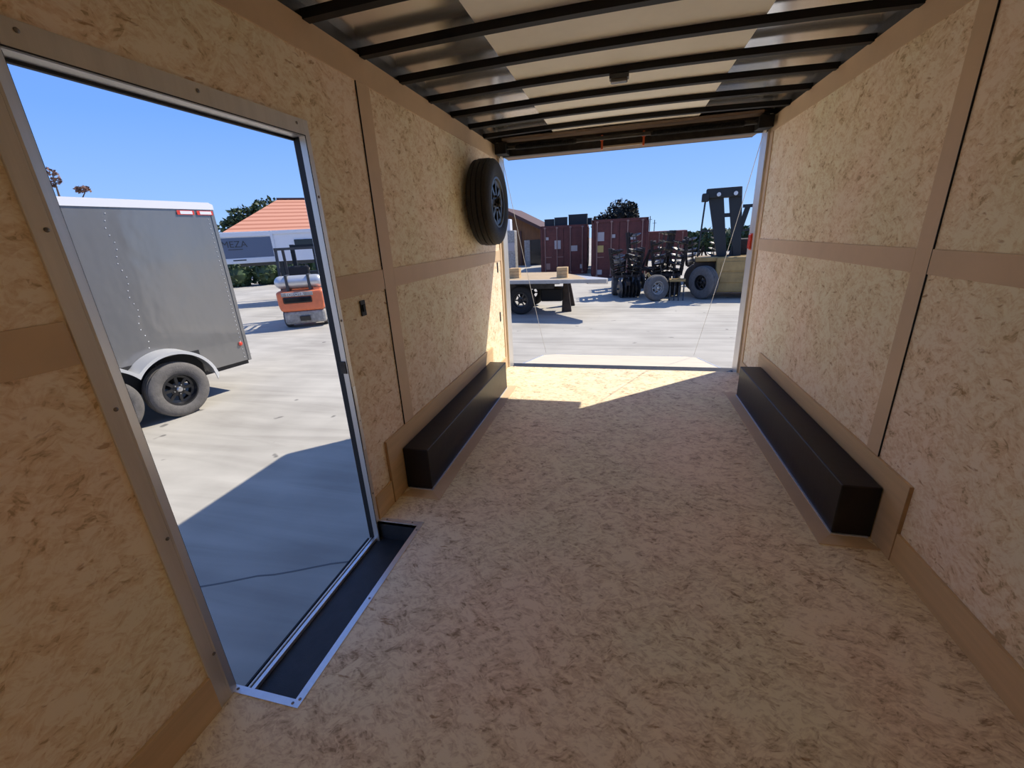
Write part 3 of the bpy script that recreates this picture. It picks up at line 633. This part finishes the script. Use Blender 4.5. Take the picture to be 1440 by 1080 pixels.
MB().cyl(Zv*zb+u*0.02+v*0.01, Zv*zt+u*0.02+v*0.01, 0.05).build('corner_post', M['white'], gs, True)
MB().obox(sdv*1.05-u*0.0+Vector((0.0, -0.02, 0))+Zv*(zt-0.46), sdv, Vector((-sdv.y, sdv.x, 0)), Zv, 0.34, 0.02, 0.13, 0.01).build('window', M['glass_dk'], gs)
MB().obox(sdv*flank/2+Vector((0, -0.02, 0))+Zv*(zt-0.06), sdv, Vector((-sdv.y, sdv.x, 0)), Zv, flank/2, 0.03, 0.06, 0.01).build('side_rail', M['white'], gs)
lw_ = MB()
low_c = sdv*4.6+u*1.0; quadprism(gs, 'lower_body', M['alu_bright'], [(p.x, p.y) for p in (sdv*2.4, B0, B0-v*2.2, sdv*2.4-v*2.2)], 0.45, zb)
for t_ in (0.25, 1.75):
    MB().obox(-v*t_+sdv*0.5+Zv*(zb-0.06), sdv, Vector((-sdv.y, sdv.x, 0)), Zv, 1.8, 0.06, 0.06).build('gooseneck_beam', M['dkgrey'], gs)
jk = MB(); jk.bar(sdv*0.15-v*0.1+Zv*0.05, sdv*0.15-v*0.1+Zv*zb, 0.16, 0.16)
jk.build('jack_leg', M['mast'], gs)
MB().obox(sdv*0.15-v*0.1+Zv*0.03, sdv, Vector((-sdv.y, sdv.x, 0)), Zv, 0.2, 0.17, 0.03, 0.01).build('jack_foot', M['mast'], gs)
MB().cyl(-v*1.1+Zv*0.5, -v*1.1+Zv*zb, 0.08).build('coupler', M['mast'], gs)
for t_ in (4.4, 5.3):
    wheel(gs, sdv*t_+Vector((0.05, -0.12, 0))+Zv*0.36, Vector((sdv.y, -sdv.x, 0)), 0.36, 0.22, 0.2, 'rubber_dusty', 'rim_steel', 6)
text(gs, 'MEZA', 0.30, u*1.60+v*0.028+Zv*(zb+0.54), -u, Zv, M['dkgrey'])
MB().obox(u*1.2+v*0.028+Zv*(zb+0.47), u, v, Zv, 0.22, 0.004, 0.012).build('lettering_underline', M['dkgrey'], gs)

# ------------------------------------------------------------------ foliage
def leaf_cluster(cen, rad, n_, size, seed, flat=1.0):
    rnd = random.Random(seed); b = MB(); bm = b.bm
    for _ in range(n_):
        while True:
            p = Vector((rnd.uniform(-1, 1), rnd.uniform(-1, 1), rnd.uniform(-1, 1)))
            if p.length <= 1: break
        p = p.normalized()*(p.length**0.4); nzv = 1+0.35*noise.noise(p*2.1+Vector((seed, 0, 0)))
        q = Vector(cen)+Vector((p.x*rad[0], p.y*rad[1], p.z*rad[2]*flat))*nzv
        a = Vector((rnd.uniform(-1, 1), rnd.uniform(-1, 1), rnd.uniform(-1, 1))).normalized(); c = a.orthogonal().normalized(); c.rotate(Matrix.Rotation(rnd.uniform(0, 6), 3, a))
        s1 = size*rnd.uniform(0.6, 1.3); e = a.cross(c)
        vs = [bm.verts.new(q+c*s1), bm.verts.new(q+e*s1*0.5), bm.verts.new(q-c*s1), bm.verts.new(q-e*s1*0.5)]
        bm.faces.new(vs)
    return b
def tree(name, base, trunk_h, blobs, label, mm, n_=900, size=0.22, cat='tree', group=None, seed=1):
    r = empty(name, base); tag(r, label, cat, group)
    t = MB(); t.cyl((0, 0, 0), (0, 0, trunk_h), 0.22, 0.12, 10)
    for c, rd in blobs: t.cyl((0, 0, trunk_h*0.7), (c[0]*0.8, c[1]*0.8, c[2]), 0.09, 0.03, 7)
    t.build('trunk', M['bark'], r)
    b = MB()
    for k, (c, rd) in enumerate(blobs):
        lc = leaf_cluster(c, rd, n_, size, seed*7+k); me = bpy.data.meshes.new('t'); lc.bm.to_mesh(me); b.bm.from_mesh(me); lc.bm.free(); bpy.data.meshes.remove(me)
        b.sphere(c, 1, (rd[0]*0.62, rd[1]*0.62, rd[2]*0.62), 10)
    b.build('crown', M[mm], r)
    return r
tree('tree', (-32.6, 35.0, GZ), 3.2, [((0, 0, 3.9), (1.5, 1.6, 1.8)), ((-0.9, -0.9, 3.0), (1.2, 1.1, 1.7)), ((1.7, 1.3, 4.8), (2.2, 1.7, 1.4)), ((3.2, 2.4, 3.9), (1.7, 1.6, 1.7))],
     'green leafy tree rising behind the orange tiled roof', 'leaf', 1100, 0.24, seed=3)
# sparse dry twigs above the grey trailer
tw = empty('bare_tree', (-11.6, 7.95, GZ)); tag(tw, 'sparse reddish tree top showing above the grey trailer roof', 'tree')
t = MB(); t.cyl((0, 0, 0), (0, 0, 3.1), 0.1, 0.05, 8)
for d in ((-0.4, 0.1, 3.7), (0.1, 0, 3.8), (0.45, 0.3, 3.4), (-0.7, -0.4, 3.4)): t.cyl((0, 0, 2.6), d, 0.035, 0.01, 6)
t.build('trunk', M['bark'], tw)
lf = leaf_cluster((0.0, 0, 3.72), (0.16, 0.16, 0.2), 150, 0.05, 5)
for c, rd, sd_ in (((0.42, 0.28, 3.46), (0.14, 0.14, 0.06), 6), ((-0.6, -0.3, 3.5), (0.3, 0.3, 0.3), 8)):
    l2 = leaf_cluster(c, rd, 110, 0.05, sd_); me = bpy.data.meshes.new('t'); l2.bm.to_mesh(me); lf.bm.from_mesh(me); l2.bm.free(); bpy.data.meshes.remove(me)
lf.build('crown', M['leaf_br'], tw)
# hedge behind the stock trailer
hd = MB()
for k in range(9):
    c = Vector((-20.6, 18.9, 0)).lerp(Vector((-11.8, 26.5, 0)), k/8)
    l2 = leaf_cluster((c.x, c.y, GZ+0.75), (0.9, 0.9, 0.85), 420, 0.16, 20+k); me = bpy.data.meshes.new('t'); l2.bm.to_mesh(me); hd.bm.from_mesh(me); l2.bm.free(); bpy.data.meshes.remove(me)
    hd.sphere((c.x, c.y, GZ+0.65), 1, (0.75, 0.75, 0.7), 10)
hd = hd.build('hedge', M['leaf']); tag(hd, 'dark hedge under the nose of the gooseneck trailer', 'hedge')

# ------------------------------------------------------------------ house with orange tiled hip roof
hs_ = empty('house', (-24.3, 24.0, GZ), math.atan2(0.669, 0.743)); tag(hs_, 'house with an orange clay tiled hip roof beyond the trailers', 'house')
ez = 2.45-GZ; rz_ = 4.95-GZ
MB().box(0.5, 17.5, 0.5, 8.5, 0, ez).build('wall', M['wallcream'], hs_)
b = MB(); b.face_hull([(-0.1, -0.1, ez), (18.1, -0.1, ez), (18.1, 9.1, ez), (-0.1, 9.1, ez), (3.9, 4.5, rz_), (14, 4.5, rz_)], [(0, 1, 5, 4), (1, 2, 5), (2, 3, 4, 5), (3, 0, 4), (0, 3, 2, 1)])
b.build('roof', M['tiles'], hs_)
MB().bar((-0.1, -0.14, ez-0.06), (18.1, -0.14, ez-0.06), 0.1, 0.14).build('gutter', M['dkgrey'], hs_)
MB().bar((3.8, 4.5, rz_+0.03), (14.1, 4.5, rz_+0.03), 0.25, 0.12).build('ridge_cap', M['barn_roof'], hs_)

# ------------------------------------------------------------------ orange forklift
fk = empty('forklift', (-6.42, 9.0, GZ), math.atan2(-0.50, 0.866)*0+math.radians(30)); tag(fk, 'orange forklift seen from behind with a silver gas tank', 'forklift')
# local frame: -y faces the camera, +x is its right flank
cw = MB()
cw.prism([(-0.50, 0.42), (-0.54, 0.62), (-0.54, 0.92), (0.54, 0.92), (0.54, 0.62), (0.50, 0.42)], 0.0, 0.62, ((0, 0, 0), (1, 0, 0), (0, 0, 1), (0, 1, 0)))
cw = cw.build('counterweight', M['fork_orange'], fk); md = cw.modifiers.new('b', 'BEVEL'); md.width = 0.07; md.segments = 3
MB().box(-0.40, 0.26, -0.012, 0.02, 0.62, 0.78, 0.03).build('grille', M['glass_dk'], fk)
MB().box(-0.42, 0.30, -0.014, 0.01, 0.79, 0.89, 0.015).build('name_plate', M['fork_grey'], fk)
text(fk, 'TOYOTA', 0.10, (-0.32, -0.022, 0.805), (1, 0, 0), (0, 0, 1), M['white'], 0.003)
MB().box(-0.46, 0.50, 0.03, 0.66, 0.10, 0.42, 0.06).build('lower_weight', M['fork_grey'], fk)
MB().box(-0.1, 0.14, -0.02, 0.06, 0.18, 0.30, 0.01).build('tow_hitch', M['glass_dk'], fk)
MB().box(-0.52, 0.52, 0.6, 1.75, 0.42, 0.78, 0.05).build('chassis', M['fork_orange'], fk)
MB().box(-0.45, 0.45, 0.45, 1.45, 0.90, 0.98, 0.02).build('hood', M['fork_grey'], fk)
MB().cyl((-0.40, 0.22, 1.12), (0.42, 0.22, 1.12), 0.155, seg=24).sphere((-0.40, 0.22, 1.12), 0.155).sphere((0.42, 0.22, 1.12), 0.155).build('gas_tank', M['silver'], fk, True)
for x in (-0.25, 0.25): MB().box(x-0.03, x+0.03, 0.05, 0.40, 0.92, 1.29, 0.004).build('tank_strap', M['dkgrey'], fk)
MB().box(-0.28, 0.22, 0.72, 1.15, 0.98, 1.10, 0.04).build('seat', M['black'], fk); MB().box(-0.28, 0.22, 0.66, 0.74, 1.08, 1.48, 0.04).build('backrest', M['black'], fk)
MB().box(-0.30, 0.32, 1.42, 1.52, 0.98, 1.30, 0.02).build('dashboard', M['dkgrey'], fk)
MB().lathe([(0.165, -0.012), (0.18, 0), (0.165, 0.012), (0.15, 0), (0.165, -0.012)], (-0.03, 1.32, 1.38), (0, -0.7, 0.7), 24).cyl((-0.03, 1.32, 1.38), (-0.03, 1.44, 1.2), 0.02).build('steering_wheel', M['black'], fk)
for x in (-0.47, 0.47):
    MB().bar((x, 0.50, 0.9), (x*0.96, 0.62, 1.88), 0.06, 0.07).build('guard_post', M['dkgrey'], fk)
    MB().bar((x, 1.60, 0.7), (x*0.96, 1.42, 1.88), 0.06, 0.07).build('guard_post', M['dkgrey'], fk)
gb = MB()
for x in (-0.45, -0.22, 0, 0.22, 0.45): gb.bar((x, 0.58, 1.9), (x, 1.46, 1.9), 0.04, 0.05)
for y in (0.58, 1.46): gb.bar((-0.48, y, 1.9), (0.48, y, 1.9), 0.06, 0.06)
gb.build('overhead_guard', M['dkgrey'], fk)
for x in (-0.28, 0.28): MB().bar((x, 1.82, 0.1), (x, 1.82, 2.0), 0.10, 0.10).build('mast_rail', M['mast'], fk)
for z in (0.6, 1.95): MB().bar((-0.28, 1.82, z), (0.28, 1.82, z), 0.08, 0.08).build('mast_crossbar', M['mast'], fk)
for x in (-0.22, 0.22): MB().box(x-0.05, x+0.05, 1.9, 2.9, 0.06, 0.10).build('fork', M['dkgrey'], fk)
for x in (-0.44, 0.46): wheel(fk, (x, 0.42, 0.24), (1 if x > 0 else -1, 0, 0), 0.24, 0.16, 0.13, 'rubber_dusty', 'fork_grey', 5, 'rim_steel')
for x in (-0.46, 0.48): wheel(fk, (x, 1.58, 0.30), (1 if x > 0 else -1, 0, 0), 0.30, 0.20, 0.15, 'rubber_dusty', 'fork_grey', 5, 'rim_steel')

# ------------------------------------------------------------------ shipping containers
def container(base, rz, wd, ht, dp, label, marks, grp=None):
    r = empty('shipping_container', base, rz); tag(r, label, 'shipping container', grp)
    b = MB(); b.box(-wd/2, wd/2, 0.05, dp, 0.0, ht)
    n_ = int(dp/0.28)
    for k in range(n_):
        y = 0.15+k*0.28
        for s in (-1, 1): b.box(min(s*wd/2, s*(wd/2+0.03)), max(s*wd/2, s*(wd/2+0.03)), y, y+0.14, 0.12, ht-0.12)
    b.build('body', M['cont_red'], r)
    f = MB()
    for s in (-1, 1): f.box(min(s*wd/2, s*(wd/2-0.09)), max(s*wd/2, s*(wd/2-0.09)), -0.03, 0.06, 0, ht)
    f.box(-wd/2, wd/2, -0.03, 0.06, ht-0.12, ht); f.box(-wd/2, wd/2, -0.03, 0.06, 0, 0.14); f.build('door_frame', M['cont_red'], r)
    for s in (-1, 1):
        d = MB(); x0, x1 = sorted((s*0.01, s*(wd/2-0.095))); d.box(x0, x1, 0.0, 0.045, 0.145, ht-0.125)
        for z in (0.35, 0.85, 1.35, 1.85):
            if z < ht-0.3: d.box(x0+0.05, x1-0.05, -0.012, 0.0, z, z+0.26)
        dr = d.build('door', M['cont_red'], r)
        for q in (0.28, 0.78):
            x = s*(wd/2)*q*1.03
            rod = MB().cyl((x, -0.035, 0.06), (x, -0.035, ht-0.06), 0.022, seg=8).build('lock_rod', M['cont_rod'], dr)
            MB().box(x-0.02, x+0.30 if s < 0 else x+0.02, -0.06, -0.04, ht*0.36, ht*0.36+0.03).build('handle', M['cont_rod'], dr)
            for z in (0.1, ht-0.1): MB().box(x-0.05, x+0.05, -0.05, 0.0, z-0.03, z+0.03).build('keeper', M['cont_rod'], dr)
    for (x, z, w_, h_, mm) in marks:
        MB().box(x-w_/2, x+w_/2, -0.022, -0.012, z-h_/2, z+h_/2).build('placard', M[mm], r)
    return r
container((-1.55, 21.8, GZ), 0.06, 2.25, 2.3, 6.0, 'dark red shipping container left of the pair with a pale square on its door',
          [(-0.30, 1.42, 0.30, 0.40, 'placard'), (0.48, 1.22, 0.36, 0.26, 'placard'), (-0.80, 1.72, 0.13, 0.13, 'placard'), (0.86, 0.36, 0.14, 0.2, 'placard'), (-0.78, 0.40, 0.2, 0.3, 'cont_rod')], 'red shipping containers')
container((1.10, 19.5, GZ), -0.02, 2.3, 2.4, 6.0, 'dark red shipping container right of the pair with white and yellow placards',
          [(-0.78, 1.72, 0.30, 0.36, 'placard'), (-0.78, 1.22, 0.26, 0.28, 'yplac'), (-0.25, 1.72, 0.16, 0.14, 'placard'), (-0.28, 0.72, 0.18, 0.16, 'placard'), (0.55, 1.65, 0.2, 0.2, 'placard'), (-0.8, 0.25, 0.2, 0.2, 'placard')], 'red shipping containers')
container((3.9, 30.5, GZ), -0.1, 2.6, 1.75, 6.0, 'low rusty red container in the distance behind the farm machinery', [], 'red shipping containers')
# things stored on the container roofs
sc_ = [((-2.36, 22.6, 1.80), (0.44, 0.4, 0.30)), ((-1.78, 22.6, 1.80), (0.60, 0.4, 0.36)), ((-0.95, 22.8, 1.80), (0.90, 0.5, 0.46)), ((-0.50, 24.2, 1.80), (0.25, 0.5, 0.30))]
lbs = ['small dark crate at the left end of the left container roof', 'dark crate second from the left on the container roof', 'largest dark crate on the left container roof', 'narrow dark crate at the right end of the left container roof']
for (c, sz), lb_ in zip(sc_, lbs):
    r = empty('crate', c); tag(r, lb_, 'crate', 'crates on the container roof')
    MB().box(-sz[0]/2, sz[0]/2, -sz[1]/2, sz[1]/2, 0.0, sz[2], 0.01).build('body', M['mast'], r)
    MB().box(-sz[0]/2-0.01, sz[0]/2+0.01, -sz[1]/2-0.01, sz[1]/2+0.01, sz[2], sz[2]+0.03, 0.004).build('lid', M['dkgrey'], r)
tree('dark_tree', (1.0, 27.5, GZ), 2.4, [((0.1, 0, 2.75), (0.95, 0.9, 0.85)), ((-0.75, 0, 2.35), (0.85, 0.8, 0.6)), ((0.55, 0, 2.55), (0.55, 0.7, 0.95))], 'dense dark tree crown rising behind the right container', 'leaf_dk', 900, 0.10, seed=11)
# antennas / poles
for k, (x, h_, lb_) in enumerate(((3.3, 2.9, 'thin left pole standing behind the rusty container'), (3.65, 2.6, 'thin right pole with a crossbar behind the rusty container'))):
    r = MB().cyl((x, 37.8, GZ), (x, 37.8, GZ+h_), 0.03, seg=8).bar((x-0.15, 37.8, GZ+h_-0.25), (x+0.15, 37.8, GZ+h_-0.25), 0.03, 0.03).build('pole', M['dkgrey']); tag(r, lb_, 'pole', 'thin poles in the distance')
# dark green tarpaulin-coloured bank
gb_ = tree('dark_shrub', (7.6, 38.8, GZ), 0.5, [((0, 0, 0.75), (1.2, 1.0, 0.95)), ((1.5, 0.4, 0.75), (1.2, 1.0, 0.9)), ((-1.3, 0.2, 0.75), (0.9, 0.8, 0.85)), ((3.2, 0, 0.85), (1.2, 1, 1.0)), ((4.8, 0, 0.8), (1.2, 1, 0.9))], 'dark green bushes behind the farm machinery', 'leaf', 800, 0.2, 'shrub', seed=31)
# ------------------------------------------------------------------ barn on the left of the rear view
bn = empty('barn', (-5.1, 29.0, GZ)); tag(bn, 'brown wooden barn with a sloping roof left of the containers', 'barn')
b = MB(); b.prism([(-4.5, 0), (1.35, 0), (1.35, 2.15), (-1.5, 3.55), (-4.5, 2.3)], 0.35, 0.5, ((0, 0, 0), (1, 0, 0), (0, 0, 1), (0, 1, 0))); b.build('wall', M['barn'], bn)
b = MB(); b.box(1.25, 1.35, 0.5, 6, 0, 2.2); b.box(-3.5, 1.35, 5.9, 6, 0, 2.2); b.build('rear_wall', M['barn'], bn)
b = MB(); b.prism([(-1.5, 3.55), (1.85, 1.90), (1.85, 2.08), (-1.5, 3.78), (-4.9, 2.45), (-4.9, 2.28)], -0.35, 6.2, ((0, 0, 0), (1, 0, 0), (0, 0, 1), (0, 1, 0))); b.build('roof', M['barn_roof'], bn)
MB().box(0.35, 1.20, 0.30, 0.36, 0, 1.62).build('doorway', M['glass_dk'], bn)
MB().box(-0.05, 0.32, 0.26, 0.34, 0, 1.62).build('sliding_door', M['fork_grey'], bn)
for x in (-0.28, 1.28): MB().box(x-0.05, x+0.05, 0.24, 0.34, 0, 2.2).build('post', M['barn_roof'], bn)
wt = empty('parked_machine', (-4.35, 22.6, GZ)); tag(wt, 'grey machine with pale panels in front of the barn', 'machine')
MB().box(-0.42, 0.22, -0.3, 0.3, 0.3, 2.2, 0.05).build('body', M['fork_grey'], wt)
MB().box(-0.2, 0.2, -0.33, -0.3, 1.2, 1.6).build('panel', M['placard'], wt); MB().box(-0.4, 0.0, -0.25, 0.25, 2.2, 2.75, 0.03).build('cab', M['white'], wt)
for x in (-0.4, 0.2): MB().box(x-0.05, x+0.05, -0.2, 0.2, 0, 0.3).build('foot', M['dkgrey'], wt)

# ------------------------------------------------------------------ flatbed trailer
fb = empty('flatbed_trailer', (-0.2, 11.2, GZ)); tag(fb, 'flatbed trailer with a wooden deck behind the open ramp', 'trailer')
o_ = Vector((-0.2, 11.2, GZ)); fr = (Vector((0.2, -11.2, -GZ)), (1, 0, 0), (0, 1, 0), (0, 0, 1))
MB().prism([(-4.5, 10.62), (0.50, 10.12), (0.12, 11.25), (-0.5, 12.35), (-4.5, 12.8)], 0.36, 0.405, fr).build('deck', M['deckwood'], fb)
MB().prism([(-4.5, 10.50), (0.92, 9.96), (0.95, 10.06), (-4.5, 10.62)], 0.33, 0.412, fr).build('side_rail', M['deck_rail'], fb)
MB().prism([(0.5, 10.12), (0.95, 10.04), (0.93, 10.34), (0.12, 11.3), (0.02, 11.28)], 0.30, 0.40, fr).build('nose_plate', M['alu'], fb)
fb2 = MB()
for y in (10.9, 11.9): fb2.box(-4.3, -0.2, y-11.2-0.05, y-11.2+0.05, 0.62, 0.85)
for x in (-3.6, -2.8, -2.0, -1.2, -0.4): fb2.box(x-0.04, x+0.04, -0.55, 1.1, 0.74, 0.84)
fb2.build('chassis_beam', M['steel_dk'], fb)
lg = MB(); lg.prism([(-0.10, 0.0), (0.15, 0.0), (0.05, 0.80), (-0.05, 0.80)], -0.16, -0.06, ((0.06, 0, 0), (1, 0, 0), (0, 0, 1), (0, 1, 0))); lg.build('landing_leg', M['rust'], fb)
lg = MB(); lg.prism([(-0.16, 0.0), (0.20, 0.0), (0.06, 0.72), (-0.08, 0.72)], 0.8, 0.9, ((0.0, 0, 0), (1, 0, 0), (0, 0, 1), (0, 1, 0))); lg.build('landing_leg', M['rust'], fb)
MB().box(-0.55, 0.0, -0.35, 0.2, 0.30, 0.62, 0.03).build('tool_box', M['bow_black'], fb)
for x in (-1.05, -1.85):
    for y in (-0.45, 1.0): wheel(fb, (x, y, 0.36), (0, -1 if y < 0 else 1, 0), 0.36, 0.22, 0.2, 'rubber', 'rim_black', 6, 'steel_dk')
    MB().cyl((x, -0.4, 0.36), (x, 0.95, 0.36), 0.05).build('axle', M['steel_dk'], fb)
for k, (x, y, s, lb_) in enumerate(((-1.42, 10.95, 0.26, 'pale timber block at the left end of the flatbed deck'), (-0.17, 10.75, 0.26, 'pale timber block standing mid-deck on the flatbed'))):
    r = empty('timber_block', (x, y, 0.405)); tag(r, lb_, 'block', 'timber blocks on the flatbed')
    for i in range(3): MB().box(-s/2, s/2, -0.12, 0.12, i*0.083, i*0.083+0.078, 0.004).build('plank', M['woodblock'], r)

# ------------------------------------------------------------------ farm machinery
def disc_harrow(base, rz, label, wd=1.1, ht=1.5, seed=1, grp='farm implements in the yard', mm='rust'):
    rnd = random.Random(seed); r = empty('disc_harrow', base, rz); tag(r, label, 'farm implement', grp)
    f = MB()
    for y in (-0.35, 0.0, 0.35): f.bar((-wd/2, y, 0.62), (wd/2, y, 0.62), 0.08, 0.08)
    for x in (-wd/2, 0, wd/2): f.bar((x, -0.5, 0.62), (x, 0.6, 0.62), 0.08, 0.08)
    f.bar((0, -0.9, 0.45), (0, 0.5, 0.62), 0.1, 0.1); f.bar((-0.25, -0.1, 0.62), (0, -0.1, 1.25), 0.06, 0.06); f.bar((0.25, -0.1, 0.62), (0, -0.1, 1.25), 0.06, 0.06); f.bar((0, -0.1, 1.25), (0, 0.6, 0.7), 0.05, 0.05)
    f.build('frame', M[mm], r)
    for s in (-1, 1):                                   # folded wings
        w_ = MB(); x = s*(wd/2+0.05)
        for y in (-0.3, 0.1, 0.4): w_.bar((x, y, 0.6), (x+s*0.12, y, ht), 0.07, 0.07)
        for z in (0.8, 1.15, ht-0.05): w_.bar((x+s*0.03, -0.4, z), (x+s*0.03, 0.5, z), 0.06, 0.06)
        wg = w_.build('wing_frame', M[mm], r)
        for y in (-0.38, 0.3):
            g_ = MB(); g_.bar((x-s*0.22, y, 0.62), (x-s*0.10, y, ht-0.05), 0.03, 0.03)
            for k in range(5):
                z = 0.72+k*(ht-0.85)/4; c = (x-s*0.18+s*0.025*k, y, z)
                g_.lathe([(0.001, 0.0), (0.12, 0.012), (0.2, 0.045), (0.2, 0.052), (0.12, 0.02), (0.001, 0.008)], c, (s*0.25, rnd.uniform(-0.15, 0.15), 1), 18)
            g_.build('disc_gang', M['disc'], wg)
    for y in (-0.5, 0.5):
        g_ = MB(); g_.cyl((-wd/2, y, 0.26), (wd/2, y, 0.26), 0.03, seg=8)
        n_ = 6
        for k in range(n_):
            c = (-wd/2+0.05+k*(wd-0.1)/(n_-1), y, 0.26); g_.lathe([(0.001, 0), (0.14, 0.012), (0.24, 0.05), (0.255, 0.06), (0.14, 0.022), (0.001, 0.01)], c, (1, 0.25 if y < 0 else -0.25, 0), 20)
        for x in (-wd*0.3, wd*0.3): g_.bar((x, y, 0.28), (x, y*0.7, 0.62), 0.05, 0.05)
        g_.build('disc_gang', M['disc'], r)
    for k in range(5):
        x = -wd/2+0.1+k*(wd-0.2)/4; pts = [Vector((x, 0.1+0.22*math.sin(t*PI), 0.62+0.3*math.cos(t*PI)-0.3*t)) for t in [i/8 for i in range(9)]]
        MB().tube(pts, 0.017, 6).build('spring_tine', M['disc'], r)
    for x in (-0.3, 0.3): wheel(r, (x, 0.15, 0.3), (1 if x > 0 else -1, 0, 0), 0.3, 0.18, 0.16, 'rubber_dusty', 'fork_grey', 5, 'steel_dk')
    return r
disc_harrow((1.36, 13.95, GZ), 0.1, 'black folded disc harrow at the left end of the machinery row', 0.62, 1.42, 2)
disc_harrow((2.58, 14.0, GZ), -0.08, 'folded disc harrow in the front row, near the big yellow lift truck', 0.66, 1.6, 5)
disc_harrow((2.15, 16.1, GZ), 0.1, 'tallest folded disc harrow, in the second row behind the others', 1.15, 1.85, 9)
disc_harrow((4.05, 17.2, GZ), -0.1, 'folded disc harrow farthest right, behind the mast of the lift truck', 0.9, 1.6, 13)

# loose gauge wheel in front of the machinery
gw = empty('implement_wheel', (2.20, 12.75, GZ)); tag(gw, 'dusty grey wheel leaning in front of the farm machinery', 'wheel')
wheel(gw, (0, 0, 0.36), (0.5, -0.85, 0.05), 0.36, 0.22, 0.18, 'rubber_dusty', 'fork_grey', 6, 'rim_steel')
MB().bar((0.03, 0.1, 0.36), (-0.25, 0.12, 0.75), 0.07, 0.07).build('axle_arm', M['ochre'], gw)
cv = empty('cultivator', (2.76, 12.85, GZ), -0.1); tag(cv, 'low yellowed cultivator frame with shanks beside the lift truck wheel', 'farm implement', 'farm implements in the yard')
b = MB()
for y in (-0.12, 0.12): b.bar((-0.20, y, 0.55), (0.20, y, 0.55), 0.06, 0.06)
for x in (-0.18, 0.18): b.bar((x, -0.12, 0.55), (x, 0.12, 0.55), 0.06, 0.06)
b.build('frame', M['ochre'], cv)
for k in range(4):
    x = -0.18+k*0.12; MB().tube([Vector((x, -0.10, 0.55)), Vector((x, 0.0, 0.4)), Vector((x, -0.02, 0.2)), Vector((x, -0.12, 0.0))], 0.022, 6).build('shank', M['disc'], cv)

# ------------------------------------------------------------------ big ochre lift truck
lt = empty('lift_truck', (3.95, 12.9, GZ), -0.12); tag(lt, 'big ochre yellow lift truck with a tall black mast', 'forklift')
MB().box(-0.22, 1.9, 0.0, 1.6, 0.18, 1.12, 0.04).build('body', M['ochre'], lt)
pl_ = MB()
for z in (0.45, 0.75): pl_.box(-0.10, 1.7, -0.02, 0.0, z, z+0.25, 0.008)
pl_.build('side_panel', M['ochre'], lt)
MB().box(-0.75, 0.0, 0.15, 0.9, 1.0, 1.12, 0.02).build('fender', M['ochre'], lt)
MB().box(-0.75, 0.1, 0.3, 1.2, 0.55, 1.0, 0.03).build('drive_housing', M['rust'], lt)
wheel(lt, (-0.50, 0.05, 0.45), (-0.72, -0.69, 0), 0.45, 0.26, 0.2, 'rubber_dusty', 'rim_black', 6, 'steel_dk')
wheel(lt, (1.35, 0.1, 0.45), (0, -1, 0), 0.45, 0.30, 0.2, 'rubber_dusty', 'rim_black', 6, 'steel_dk')
wheel(lt, (-0.55, 1.5, 0.45), (0, 1, 0), 0.45, 0.30, 0.2, 'rubber_dusty', 'rim_black', 6, 'steel_dk')
for (x0, x1, w_) in ((-0.06, -0.42, 0.36), (0.30, 0.06, 0.30)):
    b = MB(); b.prism([(x0-w_/2+0.10, 0.85), (x0+w_/2-0.04, 0.85), (x1+w_/2+0.02, 2.86), (x1-w_/2, 2.86)], 0.35, 0.60, ((0, 0, 0), (1, 0, 0), (0, 0, 1), (0, 1, 0))); b.build('mast_rail', M['mast'], lt)
b = MB(); b.box(-0.62, 0.22, 0.25, 0.62, 2.62, 2.86, 0.02); b.build('mast_head', M['mast'], lt)
MB().box(-0.72, -0.55, 0.2, 0.62, 2.55, 2.75, 0.02).build('head_arm', M['mast'], lt)
for z in (1.05, 2.13): MB().box(-0.35, 0.30, 0.38, 0.5, z, z+0.1, 0.01).build('mast_crossbar', M['mast'], lt)
MB().cyl((-0.70, 0.4, 1.1), (-0.62, 0.4, 2.7), 0.022, seg=8).build('guard_post', M['mast'], lt)
MB().bar((-0.66, 0.4, 1.80), (-0.1, 0.4, 1.80), 0.04, 0.05).build('guard_rail', M['mast'], lt)
MB().bar((0.10, 0.45, 0.9), (0.42, 0.45, 2.35), 0.12, 0.10).build('tilt_cylinder', M['mast'], lt)
MB().bar((0.30, 0.4, 2.38), (0.8, 0.4, 2.38), 0.05, 0.08).build('cab_roof_bar', M['mast'], lt)
MB().bar((0.56, 0.4, 1.1), (0.56, 0.4, 2.38), 0.04, 0.04).build('cab_post', M['mast'], lt)
MB().bar((0.30, 0.4, 1.78), (0.85, 0.4, 1.78), 0.04, 0.05).build('cab_rail', M['mast'], lt)
for x in (-0.32, 0.08): MB().lathe([(0.001, -0.03), (0.05, -0.03), (0.05, 0.03), (0.001, 0.03)], (x, 0.22, 2.70), (0, 1, 0), 16).build('pulley', M['silver'], lt)
MB().box(0.3, 0.75, 0.8, 1.3, 1.1, 1.55, 0.05).build('seat', M['rust'], lt)
